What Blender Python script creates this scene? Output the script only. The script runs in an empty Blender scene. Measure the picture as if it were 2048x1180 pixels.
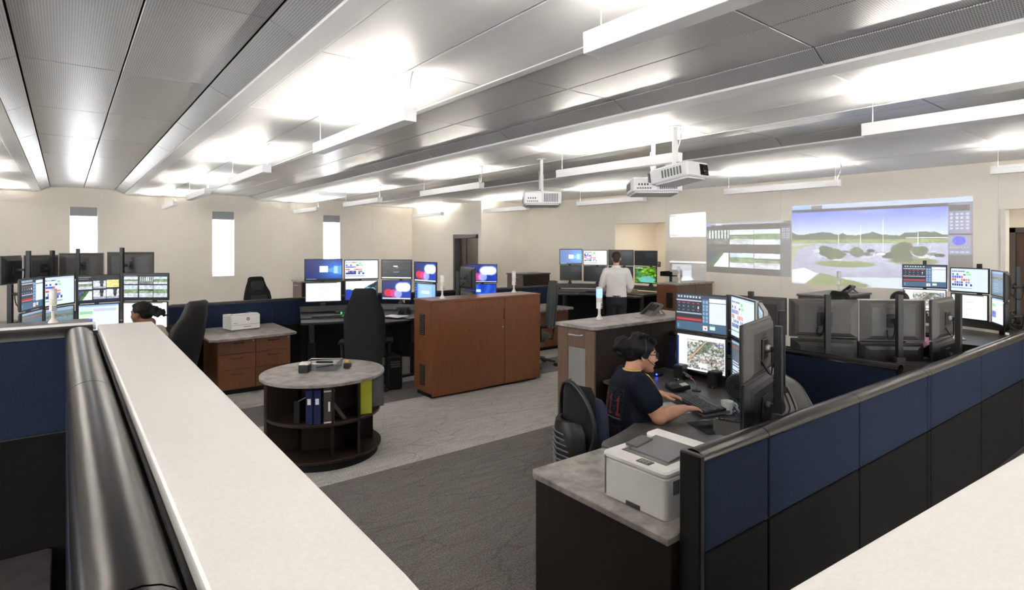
import bpy, bmesh, math, random
import numpy as np
from mathutils import Vector, Matrix, Euler
from mathutils.bvhtree import BVHTree

random.seed(7); np.random.seed(7)
PI = math.pi
scene = bpy.context.scene
COL = scene.collection

# ------------------------------------------------------------------ camera
FPX, HORIZON, YAW, CAM_Z = 1133.0, 490.0, math.atan(894 / 1133.0), 1.9
cam_data = bpy.data.cameras.new('camera')
cam = bpy.data.objects.new('camera', cam_data)
COL.objects.link(cam)
cam.location = (0, 0, CAM_Z)
cam.rotation_euler = (PI / 2, 0, -YAW)
cam_data.sensor_width = 36
cam_data.lens = 36 * FPX / 2048
cam_data.shift_y = -(590 - HORIZON) / 2048
cam_data.clip_start = 0.02
cam_data.clip_end = 200
scene.camera = cam

# ------------------------------------------------------------------ daylight outside the windows
world = bpy.data.worlds.new('daylight')
scene.world = world
world.use_nodes = True
wb = world.node_tree.nodes['Background']
wb.inputs['Color'].default_value = (1.0, 0.985, 0.955, 1)
wb.inputs['Strength'].default_value = 4.0
LAMP = 46.0           # luminance of the pendant uplights
scene.view_settings.view_transform = 'Standard'
scene.view_settings.look = 'None'
scene.view_settings.gamma = 1.0
scene.view_settings.use_curve_mapping = False
scene.view_settings.exposure = 1.85
scene.cycles.diffuse_bounces = 8

# ------------------------------------------------------------------ materials
MATS = {}
def lin(c):
    return tuple((x / 12.92 if x <= 0.04045 else ((x + 0.055) / 1.055) ** 2.4) for x in c)

def mat(name, col, rough=0.5, metal=0.0, var=0.0, vscale=8.0, bump=0.0, bscale=60.0, coat=0.0, stretch=None, spec=0.5):
    """procedural principled material; col is sRGB 0..1"""
    m = bpy.data.materials.new(name); m.use_nodes = True
    nt = m.node_tree; b = nt.nodes['Principled BSDF']
    c = (*lin(col), 1)
    b.inputs['Base Color'].default_value = c
    b.inputs['Roughness'].default_value = rough
    b.inputs['Metallic'].default_value = metal
    b.inputs['Coat Weight'].default_value = coat
    b.inputs['Specular IOR Level'].default_value = spec
    if var or bump:
        tc = nt.nodes.new('ShaderNodeTexCoord')
        src = tc.outputs['Object']
        if stretch:
            mp = nt.nodes.new('ShaderNodeMapping'); mp.inputs['Scale'].default_value = stretch
            nt.links.new(src, mp.inputs['Vector']); src = mp.outputs['Vector']
    if var:
        n = nt.nodes.new('ShaderNodeTexNoise'); n.inputs['Scale'].default_value = vscale
        n.inputs['Detail'].default_value = 6; n.inputs['Roughness'].default_value = 0.65
        nt.links.new(src, n.inputs['Vector'])
        r = nt.nodes.new('ShaderNodeValToRGB')
        r.color_ramp.elements[0].position = 0.3; r.color_ramp.elements[1].position = 0.7
        lo = tuple(max(0, x * (1 - var)) for x in col); hi = tuple(min(1, x * (1 + var)) for x in col)
        r.color_ramp.elements[0].color = (*lin(lo), 1); r.color_ramp.elements[1].color = (*lin(hi), 1)
        nt.links.new(n.outputs['Fac'], r.inputs['Fac']); nt.links.new(r.outputs['Color'], b.inputs['Base Color'])
    if bump:
        n2 = nt.nodes.new('ShaderNodeTexNoise'); n2.inputs['Scale'].default_value = bscale; n2.inputs['Detail'].default_value = 3
        nt.links.new(src, n2.inputs['Vector'])
        bp = nt.nodes.new('ShaderNodeBump'); bp.inputs['Strength'].default_value = bump; bp.inputs['Distance'].default_value = 0.004
        nt.links.new(n2.outputs['Fac'], bp.inputs['Height']); nt.links.new(bp.outputs['Normal'], b.inputs['Normal'])
    MATS[name] = m
    return m

def emit(name, col, strength):
    m = bpy.data.materials.new(name); m.use_nodes = True
    b = m.node_tree.nodes['Principled BSDF']
    b.inputs['Base Color'].default_value = (*lin(col), 1)
    b.inputs['Emission Color'].default_value = (*lin(col), 1)
    b.inputs['Emission Strength'].default_value = strength
    MATS[name] = m
    return m

mat('wall', (0.945, 0.92, 0.875), 0.75, var=0.012, vscale=1.5, bump=0.05, bscale=180)
mat('wall_white', (0.88, 0.86, 0.83), 0.7, var=0.01, vscale=2)
mat('dark_void', (0.10, 0.095, 0.09), 0.9)
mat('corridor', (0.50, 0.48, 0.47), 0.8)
mat('steel_frame', (0.42, 0.41, 0.41), 0.45, var=0.02)
mat('steel_dark', (0.30, 0.28, 0.265), 0.5, var=0.03)
mat('door_wood', (0.27, 0.20, 0.16), 0.5, var=0.12, vscale=6, stretch=(6, 6, 0.5))
mat('shade_white', (0.93, 0.94, 0.96), 0.8)
mat('shade_grey', (0.63, 0.64, 0.66), 0.6, var=0.03, vscale=30)
mat('fixture_white', (0.95, 0.95, 0.955), 0.4, var=0.005)
mat('cord_grey', (0.75, 0.75, 0.76), 0.5)
mat('projector_white', (0.88, 0.88, 0.88), 0.4, var=0.01)
mat('grille_grey', (0.42, 0.42, 0.43), 0.6)
mat('lens_black', (0.03, 0.03, 0.035), 0.08, coat=0.6)
mat('cream_stone', (0.93, 0.915, 0.895), 0.42, var=0.02, vscale=220)
mat('cap_metal', (0.235, 0.225, 0.215), 0.25, metal=0.92, var=0.03, vscale=90)
mat('cap_dark', (0.13, 0.125, 0.12), 0.38, metal=0.2)
mat('navy_fabric', (0.11, 0.145, 0.22), 0.9, spec=0.15, var=0.13, vscale=160, bump=0.25, bscale=420)
mat('black_fabric', (0.066, 0.062, 0.058), 0.9, spec=0.15, var=0.12, vscale=150, bump=0.2, bscale=420)
mat('cherry', (0.40, 0.235, 0.125), 0.38, var=0.16, vscale=9, stretch=(9, 9, 0.45), coat=0.1)
mat('cherry_top', (0.44, 0.29, 0.20), 0.3, var=0.12, vscale=9, stretch=(0.45, 9, 9), coat=0.15)
mat('walnut', (0.36, 0.275, 0.215), 0.42, var=0.2, vscale=9, stretch=(10, 10, 0.45))
mat('espresso', (0.15, 0.11, 0.085), 0.5, spec=0.25, var=0.12, vscale=8, stretch=(8, 8, 0.6))
mat('stone_laminate', (0.51, 0.485, 0.465), 0.36, var=0.3, vscale=9, bump=0.05, bscale=90)
mat('dark_laminate', (0.30, 0.285, 0.275), 0.36, var=0.28, vscale=8)
mat('black_laminate', (0.125, 0.12, 0.118), 0.38, var=0.15, vscale=8)
mat('black_plastic', (0.105, 0.105, 0.108), 0.42, var=0.06, vscale=40)
mat('soft_black', (0.075, 0.075, 0.078), 0.75, spec=0.25, var=0.06, vscale=60)
mat('charcoal_plastic', (0.265, 0.255, 0.245), 0.45, var=0.05, vscale=20)
mat('grey_plastic', (0.40, 0.40, 0.41), 0.45, var=0.03)
mat('silver', (0.66, 0.66, 0.66), 0.3, metal=0.7)
mat('rim_grey', (0.66, 0.65, 0.64), 0.35)
mat('rail_metal', (0.33, 0.32, 0.31), 0.33, metal=0.3)
mat('pink_cloth', (0.86, 0.60, 0.74), 0.85, var=0.08, bump=0.4, bscale=20)
mat('chrome', (0.80, 0.80, 0.80), 0.15, metal=1.0)
mat('white_plastic', (0.93, 0.92, 0.905), 0.4, var=0.01)
mat('ivory_plastic', (0.87, 0.84, 0.79), 0.4, var=0.01)
mat('rubber', (0.07, 0.07, 0.072), 0.6)
mat('chair_fabric', (0.145, 0.145, 0.15), 0.9, spec=0.15, var=0.15, vscale=120, bump=0.25, bscale=350)
mat('chair_grey', (0.29, 0.30, 0.305), 0.9, var=0.12, vscale=120, bump=0.2, bscale=350)
mat('chair_navy', (0.125, 0.145, 0.235), 0.9, var=0.15, vscale=120, bump=0.25, bscale=350)
mat('chair_leather', (0.11, 0.108, 0.108), 0.55, var=0.1, vscale=30, bump=0.12, bscale=120)
mat('mesh_grey', (0.34, 0.335, 0.33), 0.6, var=0.2, vscale=200)
mat('paper', (0.92, 0.92, 0.92), 0.8)
mat('paper_lime', (0.74, 0.76, 0.22), 0.7, var=0.02)
mat('binder_navy', (0.10, 0.13, 0.28), 0.4)
mat('binder_grey', (0.26, 0.25, 0.24), 0.5, var=0.06)
mat('magenta', (0.62, 0.04, 0.45), 0.35)
mat('pink_plastic', (0.88, 0.60, 0.76), 0.35, var=0.08)
mat('mug_white', (0.93, 0.92, 0.90), 0.2, coat=0.4)
mat('gold', (0.80, 0.66, 0.25), 0.35, metal=0.6)
mat('skin_tan', (0.80, 0.59, 0.47), 0.5, var=0.04, vscale=14)
mat('skin_brown', (0.46, 0.31, 0.23), 0.5, var=0.05, vscale=14)
mat('skin_fair', (0.78, 0.60, 0.52), 0.5, var=0.04, vscale=14)
mat('hair_black', (0.05, 0.04, 0.036), 0.6, spec=0.25, var=0.35, vscale=60, bump=0.8, bscale=90, stretch=(1, 1, 0.25))
mat('hair_brown', (0.17, 0.125, 0.10), 0.5, var=0.3, vscale=60, bump=0.7, bscale=90)
mat('tee_navy', (0.085, 0.10, 0.14), 0.9, spec=0.15, var=0.1, vscale=40, bump=0.25, bscale=25)
mat('shirt_white', (0.95, 0.935, 0.93), 0.8, var=0.02, bump=0.5, bscale=14)
mat('jacket_beige', (0.76, 0.71, 0.66), 0.85, var=0.04, bump=0.5, bscale=20)
mat('trousers_dark', (0.13, 0.13, 0.16), 0.85, var=0.08, bump=0.3, bscale=20)
mat('belt', (0.13, 0.09, 0.07), 0.4)
mat('lanyard', (0.85, 0.72, 0.10), 0.5)
mat('nail', (0.93, 0.86, 0.84), 0.25)
mat('lip', (0.62, 0.36, 0.33), 0.45)
mat('eye_white', (0.9, 0.9, 0.9), 0.15)
mat('wood_box', (0.62, 0.54, 0.45), 0.6, var=0.06)
mat('trim_metal', (0.50, 0.49, 0.48), 0.35, metal=0.6)
mat('frosted', (0.50, 0.50, 0.495), 0.3, var=0.03)
emit('uplight', (1.0, 0.98, 0.945), LAMP)
emit('led_blue', (0.10, 0.22, 1.0), 4.0)
emit('lamp_blue', (0.28, 0.36, 1.0), 2.2)
emit('led_green', (0.1, 1.0, 0.2), 8.0)
emit('downlight', (1.0, 0.95, 0.87), 60.0)

def ceiling_mat(name, perf):
    m = bpy.data.materials.new(name); m.use_nodes = True
    nt = m.node_tree; b = nt.nodes['Principled BSDF']
    b.inputs['Metallic'].default_value = 0.45 if perf else 0.06
    b.inputs['Roughness'].default_value = 0.34 if perf else 0.5
    tc = nt.nodes.new('ShaderNodeTexCoord')
    n = nt.nodes.new('ShaderNodeTexNoise'); n.inputs['Scale'].default_value = 2.0; n.inputs['Detail'].default_value = 5
    mp = nt.nodes.new('ShaderNodeMapping'); mp.inputs['Scale'].default_value = (6, 0.8, 1)
    nt.links.new(tc.outputs['Object'], mp.inputs['Vector']); nt.links.new(mp.outputs['Vector'], n.inputs['Vector'])
    mx = nt.nodes.new('ShaderNodeMixRGB'); c0 = 0.76 if perf else 0.91
    mx.inputs['Color1'].default_value = (*lin((c0, c0, c0)), 1)
    mx.inputs['Color2'].default_value = (*lin((c0 + .04, c0 + .04, c0 + .04)), 1)
    nt.links.new(n.outputs['Fac'], mx.inputs['Fac'])
    out = mx.outputs['Color']
    if perf:                                        # fine round perforations
        sc = nt.nodes.new('ShaderNodeVectorMath'); sc.operation = 'SCALE'; sc.inputs['Scale'].default_value = 75
        fr = nt.nodes.new('ShaderNodeVectorMath'); fr.operation = 'FRACTION'
        sb = nt.nodes.new('ShaderNodeVectorMath'); sb.operation = 'SUBTRACT'; sb.inputs[1].default_value = (0.5, 0.5, 0.0)
        mu = nt.nodes.new('ShaderNodeVectorMath'); mu.operation = 'MULTIPLY'; mu.inputs[1].default_value = (1, 1, 0)
        ln = nt.nodes.new('ShaderNodeVectorMath'); ln.operation = 'LENGTH'
        cp = nt.nodes.new('ShaderNodeMath'); cp.operation = 'LESS_THAN'; cp.inputs[1].default_value = 0.24
        nt.links.new(tc.outputs['Object'], sc.inputs[0]); nt.links.new(sc.outputs[0], fr.inputs[0])
        nt.links.new(fr.outputs[0], sb.inputs[0]); nt.links.new(sb.outputs[0], mu.inputs[0])
        nt.links.new(mu.outputs[0], ln.inputs[0]); nt.links.new(ln.outputs['Value'], cp.inputs[0])
        m2 = nt.nodes.new('ShaderNodeMixRGB'); m2.inputs['Color2'].default_value = (0.16, 0.16, 0.16, 1)
        nt.links.new(cp.outputs[0], m2.inputs['Fac']); nt.links.new(out, m2.inputs['Color1']); out = m2.outputs['Color']
    nt.links.new(out, b.inputs['Base Color'])
    MATS[name] = m
ceiling_mat('ceiling_perforated', True)
ceiling_mat('ceiling_plain', False)

def carpet_mat():
    m = bpy.data.materials.new('carpet'); m.use_nodes = True
    nt = m.node_tree; b = nt.nodes['Principled BSDF']; b.inputs['Roughness'].default_value = 0.95
    b.inputs['Specular IOR Level'].default_value = 0.1
    N = nt.nodes.new; L = nt.links.new
    g = N('ShaderNodeNewGeometry'); sx = N('ShaderNodeSeparateXYZ'); L(g.outputs['Position'], sx.inputs[0])
    # light runner planks between y 4.42..6.28 and from 7.0..8.4
    def band(a, c):
        m1 = N('ShaderNodeMath'); m1.operation = 'GREATER_THAN'; m1.inputs[1].default_value = a
        m2 = N('ShaderNodeMath'); m2.operation = 'LESS_THAN'; m2.inputs[1].default_value = c
        mm = N('ShaderNodeMath'); mm.operation = 'MULTIPLY'
        L(sx.outputs['Y'], m1.inputs[0]); L(sx.outputs['Y'], m2.inputs[0]); L(m1.outputs[0], mm.inputs[0]); L(m2.outputs[0], mm.inputs[1])
        return mm.outputs[0]
    ad = N('ShaderNodeMath'); ad.operation = 'ADD'; ad.use_clamp = True
    L(band(4.42, 6.28), ad.inputs[0]); L(band(7.1, 8.8), ad.inputs[1])
    base = N('ShaderNodeMixRGB'); base.inputs['Color1'].default_value = (*lin((0.42, 0.40, 0.39)), 1)
    base.inputs['Color2'].default_value = (*lin((0.67, 0.655, 0.635)), 1); L(ad.outputs[0], base.inputs['Fac'])
    n1 = N('ShaderNodeTexNoise'); n1.inputs['Scale'].default_value = 90; n1.inputs['Detail'].default_value = 4; L(g.outputs['Position'], n1.inputs['Vector'])
    n2 = N('ShaderNodeTexNoise'); n2.inputs['Scale'].default_value = 2.2; n2.inputs['Detail'].default_value = 6; n2.inputs['Distortion'].default_value = 2.5
    mp = N('ShaderNodeMapping'); mp.inputs['Rotation'].default_value = (0, 0, 0.8); mp.inputs['Scale'].default_value = (1, 5, 1)
    L(g.outputs['Position'], mp.inputs['Vector']); L(mp.outputs['Vector'], n2.inputs['Vector'])
    r1 = N('ShaderNodeMapRange'); r1.inputs['From Min'].default_value = 0.3; r1.inputs['From Max'].default_value = 0.7
    r1.inputs['To Min'].default_value = 0.55; r1.inputs['To Max'].default_value = 1.4; L(n1.outputs['Fac'], r1.inputs['Value'])
    r2 = N('ShaderNodeMapRange'); r2.inputs['From Min'].default_value = 0.35; r2.inputs['From Max'].default_value = 0.65
    r2.inputs['To Min'].default_value = 0.91; r2.inputs['To Max'].default_value = 1.09; L(n2.outputs['Fac'], r2.inputs['Value'])
    mu = N('ShaderNodeMath'); mu.operation = 'MULTIPLY'; L(r1.outputs[0], mu.inputs[0]); L(r2.outputs[0], mu.inputs[1])
    # thin scratchy lines
    v = N('ShaderNodeTexVoronoi'); v.feature = 'DISTANCE_TO_EDGE'; v.inputs['Scale'].default_value = 2.2
    mp2 = N('ShaderNodeMapping'); mp2.inputs['Rotation'].default_value = (0, 0, 0.5); mp2.inputs['Scale'].default_value = (0.7, 3.0, 1)
    L(g.outputs['Position'], mp2.inputs['Vector']); L(mp2.outputs['Vector'], v.inputs['Vector'])
    lt = N('ShaderNodeMath'); lt.operation = 'LESS_THAN'; lt.inputs[1].default_value = 0.018; L(v.outputs['Distance'], lt.inputs[0])
    r3 = N('ShaderNodeMapRange'); r3.inputs['To Min'].default_value = 1.0; r3.inputs['To Max'].default_value = 0.82; L(lt.outputs[0], r3.inputs['Value'])
    mu2 = N('ShaderNodeMath'); mu2.operation = 'MULTIPLY'; L(mu.outputs[0], mu2.inputs[0]); L(r3.outputs[0], mu2.inputs[1])
    vm = N('ShaderNodeVectorMath'); vm.operation = 'SCALE'; L(base.outputs['Color'], vm.inputs[0]); L(mu2.outputs[0], vm.inputs['Scale'])
    L(vm.outputs[0], b.inputs['Base Color'])
    bp = N('ShaderNodeBump'); bp.inputs['Strength'].default_value = 0.5; bp.inputs['Distance'].default_value = 0.006
    L(n1.outputs['Fac'], bp.inputs['Height']); L(bp.outputs['Normal'], b.inputs['Normal'])
    MATS['carpet'] = m
carpet_mat()

def screen_mat(name, strength, base=(0.02, 0.02, 0.02), rough=0.25):
    m = bpy.data.materials.new(name); m.use_nodes = True
    nt = m.node_tree; b = nt.nodes['Principled BSDF']
    at = nt.nodes.new('ShaderNodeAttribute'); at.attribute_name = 'picture'
    b.inputs['Base Color'].default_value = (*base, 1); b.inputs['Roughness'].default_value = rough
    nt.links.new(at.outputs['Color'], b.inputs['Emission Color']); b.inputs['Emission Strength'].default_value = strength
    MATS[name] = m
screen_mat('screen', 0.31)
screen_mat('projection', 0.24, base=lin((0.66, 0.65, 0.64)), rough=0.8)
screen_mat('projection_white', 0.24, base=lin((0.80, 0.77, 0.73)), rough=0.8)
def print_mat():
    m = bpy.data.materials.new('print'); m.use_nodes = True
    nt = m.node_tree; b = nt.nodes['Principled BSDF']; b.inputs['Roughness'].default_value = 0.9; b.inputs['Specular IOR Level'].default_value = 0.15
    at = nt.nodes.new('ShaderNodeAttribute'); at.attribute_name = 'picture'
    nt.links.new(at.outputs['Color'], b.inputs['Base Color'])
    MATS['print'] = m
print_mat()
def glass_mat():
    m = bpy.data.materials.new('window_glass'); m.use_nodes = True
    nt = m.node_tree; nt.nodes.remove(nt.nodes['Principled BSDF'])
    t = nt.nodes.new('ShaderNodeBsdfTransparent'); t.inputs['Color'].default_value = (0.97, 0.98, 1, 1)
    gl = nt.nodes.new('ShaderNodeBsdfGlossy'); gl.inputs['Roughness'].default_value = 0.02
    mx = nt.nodes.new('ShaderNodeMixShader'); mx.inputs['Fac'].default_value = 0.05
    nt.links.new(t.outputs[0], mx.inputs[1]); nt.links.new(gl.outputs[0], mx.inputs[2])
    nt.links.new(mx.outputs[0], nt.nodes['Material Output'].inputs['Surface'])
    MATS['window_glass'] = m
    m = bpy.data.materials.new('shade_cloth'); m.use_nodes = True
    nt = m.node_tree; nt.nodes.remove(nt.nodes['Principled BSDF'])
    tr = nt.nodes.new('ShaderNodeBsdfTranslucent'); tr.inputs['Color'].default_value = (0.95, 0.97, 1, 1)
    t = nt.nodes.new('ShaderNodeBsdfTransparent')
    mx = nt.nodes.new('ShaderNodeMixShader'); mx.inputs['Fac'].default_value = 0.35
    nt.links.new(tr.outputs[0], mx.inputs[1]); nt.links.new(t.outputs[0], mx.inputs[2])
    nt.links.new(mx.outputs[0], nt.nodes['Material Output'].inputs['Surface'])
    MATS['shade_cloth'] = m
glass_mat()
def acrylic_mat():
    m = bpy.data.materials.new('smoke_acrylic'); m.use_nodes = True
    b = m.node_tree.nodes['Principled BSDF']
    b.inputs['Base Color'].default_value = (0.12, 0.12, 0.13, 1); b.inputs['Roughness'].default_value = 0.12
    b.inputs['Alpha'].default_value = 0.55
    MATS['smoke_acrylic'] = m
acrylic_mat()

# ------------------------------------------------------------------ mesh helpers
class MB:
    """collects shapes into one mesh"""
    def __init__(s): s.v = []; s.f = []; s.m = None
    def at(s, mtx): s.m = mtx; return s
    def add(s, vs, fs):
        o = len(s.v)
        if s.m is not None: vs = [s.m @ Vector(p) for p in vs]
        s.v += [tuple(p) for p in vs]; s.f += [tuple(i + o for i in f) for f in fs]
        return s
    def box(s, x0, x1, y0, y1, z0, z1, b=0.0):
        if b <= 0:
            return s.add([(x, y, z) for z in (z0, z1) for y in (y0, y1) for x in (x0, x1)],
                         [(0, 2, 3, 1), (4, 5, 7, 6), (0, 1, 5, 4), (2, 6, 7, 3), (0, 4, 6, 2), (1, 3, 7, 5)])
        b = min(b, (x1 - x0) * .49, (y1 - y0) * .49, (z1 - z0) * .49)
        X = (x0, x1); Y = (y0, y1); Z = (z0, z1); vs = []; idx = {}
        for i in (0, 1):
            for j in (0, 1):
                for k in (0, 1):
                    si, sj, sk = (1 - 2 * i) * b, (1 - 2 * j) * b, (1 - 2 * k) * b
                    idx[i, j, k, 0] = len(vs); vs.append((X[i], Y[j] + sj, Z[k] + sk))
                    idx[i, j, k, 1] = len(vs); vs.append((X[i] + si, Y[j], Z[k] + sk))
                    idx[i, j, k, 2] = len(vs); vs.append((X[i] + si, Y[j] + sj, Z[k]))
        fs = []
        q = lambda i, j, k, a: idx[i, j, k, a]
        for i in (0, 1):
            f = [q(i, 0, 0, 0), q(i, 1, 0, 0), q(i, 1, 1, 0), q(i, 0, 1, 0)]; fs.append(f if i else f[::-1])
            f = [q(0, i, 0, 1), q(1, i, 0, 1), q(1, i, 1, 1), q(0, i, 1, 1)]; fs.append(f[::-1] if i else f)
            f = [q(0, 0, i, 2), q(1, 0, i, 2), q(1, 1, i, 2), q(0, 1, i, 2)]; fs.append(f if i else f[::-1])
        for i in (0, 1):
            for j in (0, 1):
                p = (i + j) % 2
                f = [q(i, j, 0, 0), q(i, j, 0, 1), q(i, j, 1, 1), q(i, j, 1, 0)]; fs.append(f if p else f[::-1])
                f = [q(i, 0, j, 0), q(i, 0, j, 2), q(i, 1, j, 2), q(i, 1, j, 0)]; fs.append(f[::-1] if p else f)
                f = [q(0, i, j, 1), q(0, i, j, 2), q(1, i, j, 2), q(1, i, j, 1)]; fs.append(f if p else f[::-1])
                for k in (0, 1):
                    f = [q(i, j, k, 0), q(i, j, k, 1), q(i, j, k, 2)]; fs.append(f if (i + j + k) % 2 else f[::-1])
        return s.add(vs, fs)
    def prism(s, poly, z0, z1, b=0.0):
        """vertical prism over a 2D outline (ccw), optional chamfer on top and bottom"""
        poly = [tuple(p) for p in poly]; n = len(poly)
        area = sum(poly[i][0] * poly[(i + 1) % n][1] - poly[(i + 1) % n][0] * poly[i][1] for i in range(n))
        if area < 0: poly = poly[::-1]
        rings = []
        if b > 0:
            ins = []
            for i in range(n):
                p0 = Vector(poly[i - 1]); p1 = Vector(poly[i]); p2 = Vector(poly[(i + 1) % n])
                d1 = (p1 - p0).normalized(); d2 = (p2 - p1).normalized()
                n1 = Vector((-d1.y, d1.x)); n2 = Vector((-d2.y, d2.x)); nn = n1 + n2
                if nn.length < 1e-6: nn = n1
                nn.normalize(); k = b / max(0.4, nn.dot(n1)); ins.append((p1.x + nn.x * k, p1.y + nn.y * k))
            rings = [(ins, z0), (poly, z0 + b), (poly, z1 - b), (ins, z1)]
        else: rings = [(poly, z0), (poly, z1)]
        vs = [(x, y, z) for r, z in rings for x, y in r]; fs = []
        for k in range(len(rings) - 1):
            for i in range(n):
                j = (i + 1) % n; fs.append((k * n + i, k * n + j, (k + 1) * n + j, (k + 1) * n + i))
        fs.append(tuple(range(n))[::-1]); fs.append(tuple((len(rings) - 1) * n + i for i in range(n)))
        return s.add(vs, fs)
    def loft(s, rings, cap=True, closed=True):
        n = len(rings[0]); vs = [p for r in rings for p in r]; fs = []
        for k in range(len(rings) - 1):
            for i in range(n if closed else n - 1):
                j = (i + 1) % n; fs.append((k * n + i, k * n + j, (k + 1) * n + j, (k + 1) * n + i))
        if cap:
            fs.append(tuple(range(n))[::-1]); fs.append(tuple((len(rings) - 1) * n + i for i in range(n)))
        return s.add(vs, fs)
    def tube(s, pts, r, n=8, cap=True):
        pts = [Vector(p) for p in pts]; rr = r if isinstance(r, (list, tuple)) else [r] * len(pts); rings = []
        up = None
        for i, p in enumerate(pts):
            d = (pts[min(i + 1, len(pts) - 1)] - pts[max(i - 1, 0)]).normalized()
            if up is None:
                a = Vector((0, 0, 1)) if abs(d.z) < 0.9 else Vector((1, 0, 0)); u = d.cross(a).normalized()
            else:
                u = (up - d * up.dot(d)).normalized()
            up = u; w = d.cross(u)
            rings.append([p + (u * math.cos(2 * PI * k / n) + w * math.sin(2 * PI * k / n)) * rr[i] for k in range(n)])
        return s.loft(rings, cap)
    def cyl(s, c, r, z0, z1, n=20, r2=None):
        r2 = r if r2 is None else r2
        return s.loft([[(c[0] + q * math.cos(2 * PI * k / n), c[1] + q * math.sin(2 * PI * k / n), z) for k in range(n)] for q, z in ((r, z0), (r2, z1))])
    def lathe(s, c, prof, n=24):
        return s.loft([[(c[0] + r * math.cos(2 * PI * k / n), c[1] + r * math.sin(2 * PI * k / n), c[2] + z) for k in range(n)] for r, z in prof])
    def ball(s, c, r, n=12, rz=None, ry=None):
        rz = rz or r; ry = ry or r; rings = []
        for i in range(n // 2 + 1):
            t = PI * i / (n // 2); q = max(0.001, math.sin(t))
            rings.append([(c[0] + r * q * math.cos(2 * PI * k / n), c[1] + ry * q * math.sin(2 * PI * k / n), c[2] - rz * math.cos(t)) for k in range(n)])
        return s.loft(rings)
    def mesh(s, name):
        me = bpy.data.meshes.new(name); me.from_pydata(s.v, [], s.f); me.update()
        bm = bmesh.new(); bm.from_mesh(me); bmesh.ops.recalc_face_normals(bm, faces=bm.faces); bm.to_mesh(me); bm.free()
        return me
    def build(s, name, m, parent=None, smooth=True, angle=35):
        me = s.mesh(name)
        if smooth:
            me.polygons.foreach_set('use_smooth', [True] * len(me.polygons))
            me.set_sharp_from_angle(angle=math.radians(angle))
        me.materials.append(MATS[m])
        return link(name, me, parent)

def link(name, me, parent=None):
    o = bpy.data.objects.new(name, me); COL.objects.link(o)
    if parent is not None: o.parent = parent
    return o
def tag(o, label, cat, group=None, kind=None):
    o['label'] = label; o['category'] = cat
    if group: o['group'] = group
    if kind: o['kind'] = kind
    return o
def thing(name, label, cat, loc=(0, 0, 0), rz=0.0, group=None):
    o = bpy.data.objects.new(name, None); COL.objects.link(o); o.empty_display_size = 0.1
    o.location = loc; o.rotation_euler = (0, 0, rz)
    return tag(o, label, cat, group)
def copy_tree(o, parent=None):
    c = o.copy(); COL.objects.link(c); c.parent = parent
    for ch in list(o.children): copy_tree(ch, c)
    return c
def struct(name, mb, m, label, cat='wall', parent=None, smooth=False):
    o = mb.build(name, m, parent, smooth=smooth)
    if parent is None: tag(o, label, cat, kind='structure')
    return o
def bx(name, m, parent, *dims, b=0.004):
    return MB().box(*dims, b=b).build(name, m, parent)
def rrect(x0, x1, y0, y1, r, n=5):
    r = min(r, (x1 - x0) / 2 - 1e-4, (y1 - y0) / 2 - 1e-4); out = []
    for cx, cy, a in ((x1 - r, y0 + r, -90), (x1 - r, y1 - r, 0), (x0 + r, y1 - r, 90), (x0 + r, y0 + r, 180)):
        for i in range(n + 1):
            t = math.radians(a + 90 * i / n); out.append((cx + r * math.cos(t), cy + r * math.sin(t)))
    return out
def T(x=0, y=0, z=0, rx=0, ry=0, rz=0):
    return Matrix.Translation((x, y, z)) @ Euler((rx, ry, rz)).to_matrix().to_4x4()
def bez(p0, p1, p2, p3, n=10):
    out = []
    for i in range(n + 1):
        t = i / n; a = (1 - t) ** 3; b = 3 * (1 - t) ** 2 * t; c = 3 * (1 - t) * t * t; d = t ** 3
        out.append(tuple(a * p0[k] + b * p1[k] + c * p2[k] + d * p3[k] for k in range(3)))
    return out
# ------------------------------------------------------------------ pictures (numpy canvases, sRGB, row 0 on top)
def canvas(w, h, c): return np.ones((h, w, 3)) * np.array(c)
def rect(a, x0, y0, x1, y1, c, k=1.0):
    h, w = a.shape[:2]
    X0, X1, Y0, Y1 = int(round(x0 * w)), int(round(x1 * w)), int(round(y0 * h)), int(round(y1 * h))
    X1 = max(X1, X0 + 1); Y1 = max(Y1, Y0 + 1)
    a[Y0:Y1, X0:X1] = a[Y0:Y1, X0:X1] * (1 - k) + np.array(c) * k
def blob(a, cx, cy, rx, ry, c, soft=0.3, k=1.0):
    h, w = a.shape[:2]; yy, xx = np.mgrid[0:h, 0:w]; xx = (xx + .5) / w; yy = (yy + .5) / h
    d = np.sqrt(((xx - cx) / rx) ** 2 + ((yy - cy) / ry) ** 2)
    m = np.clip((1 + soft - d) / max(soft, 1e-3), 0, 1)[..., None] * k
    a[:] = a * (1 - m) + np.array(c) * m
def poly(a, pts, c, k=1.0):
    h, w = a.shape[:2]; yy, xx = np.mgrid[0:h, 0:w]; xx = (xx + .5) / w; yy = (yy + .5) / h
    ins = np.zeros((h, w), bool); n = len(pts)
    for i in range(n):
        x0, y0 = pts[i]; x1, y1 = pts[(i + 1) % n]
        c1 = (y0 > yy) != (y1 > yy)
        xi = (x1 - x0) * (yy - y0) / ((y1 - y0) if abs(y1 - y0) > 1e-9 else 1e-9) + x0
        ins ^= c1 & (xx < xi)
    a[ins] = a[ins] * (1 - k) + np.array(c) * k
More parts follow.
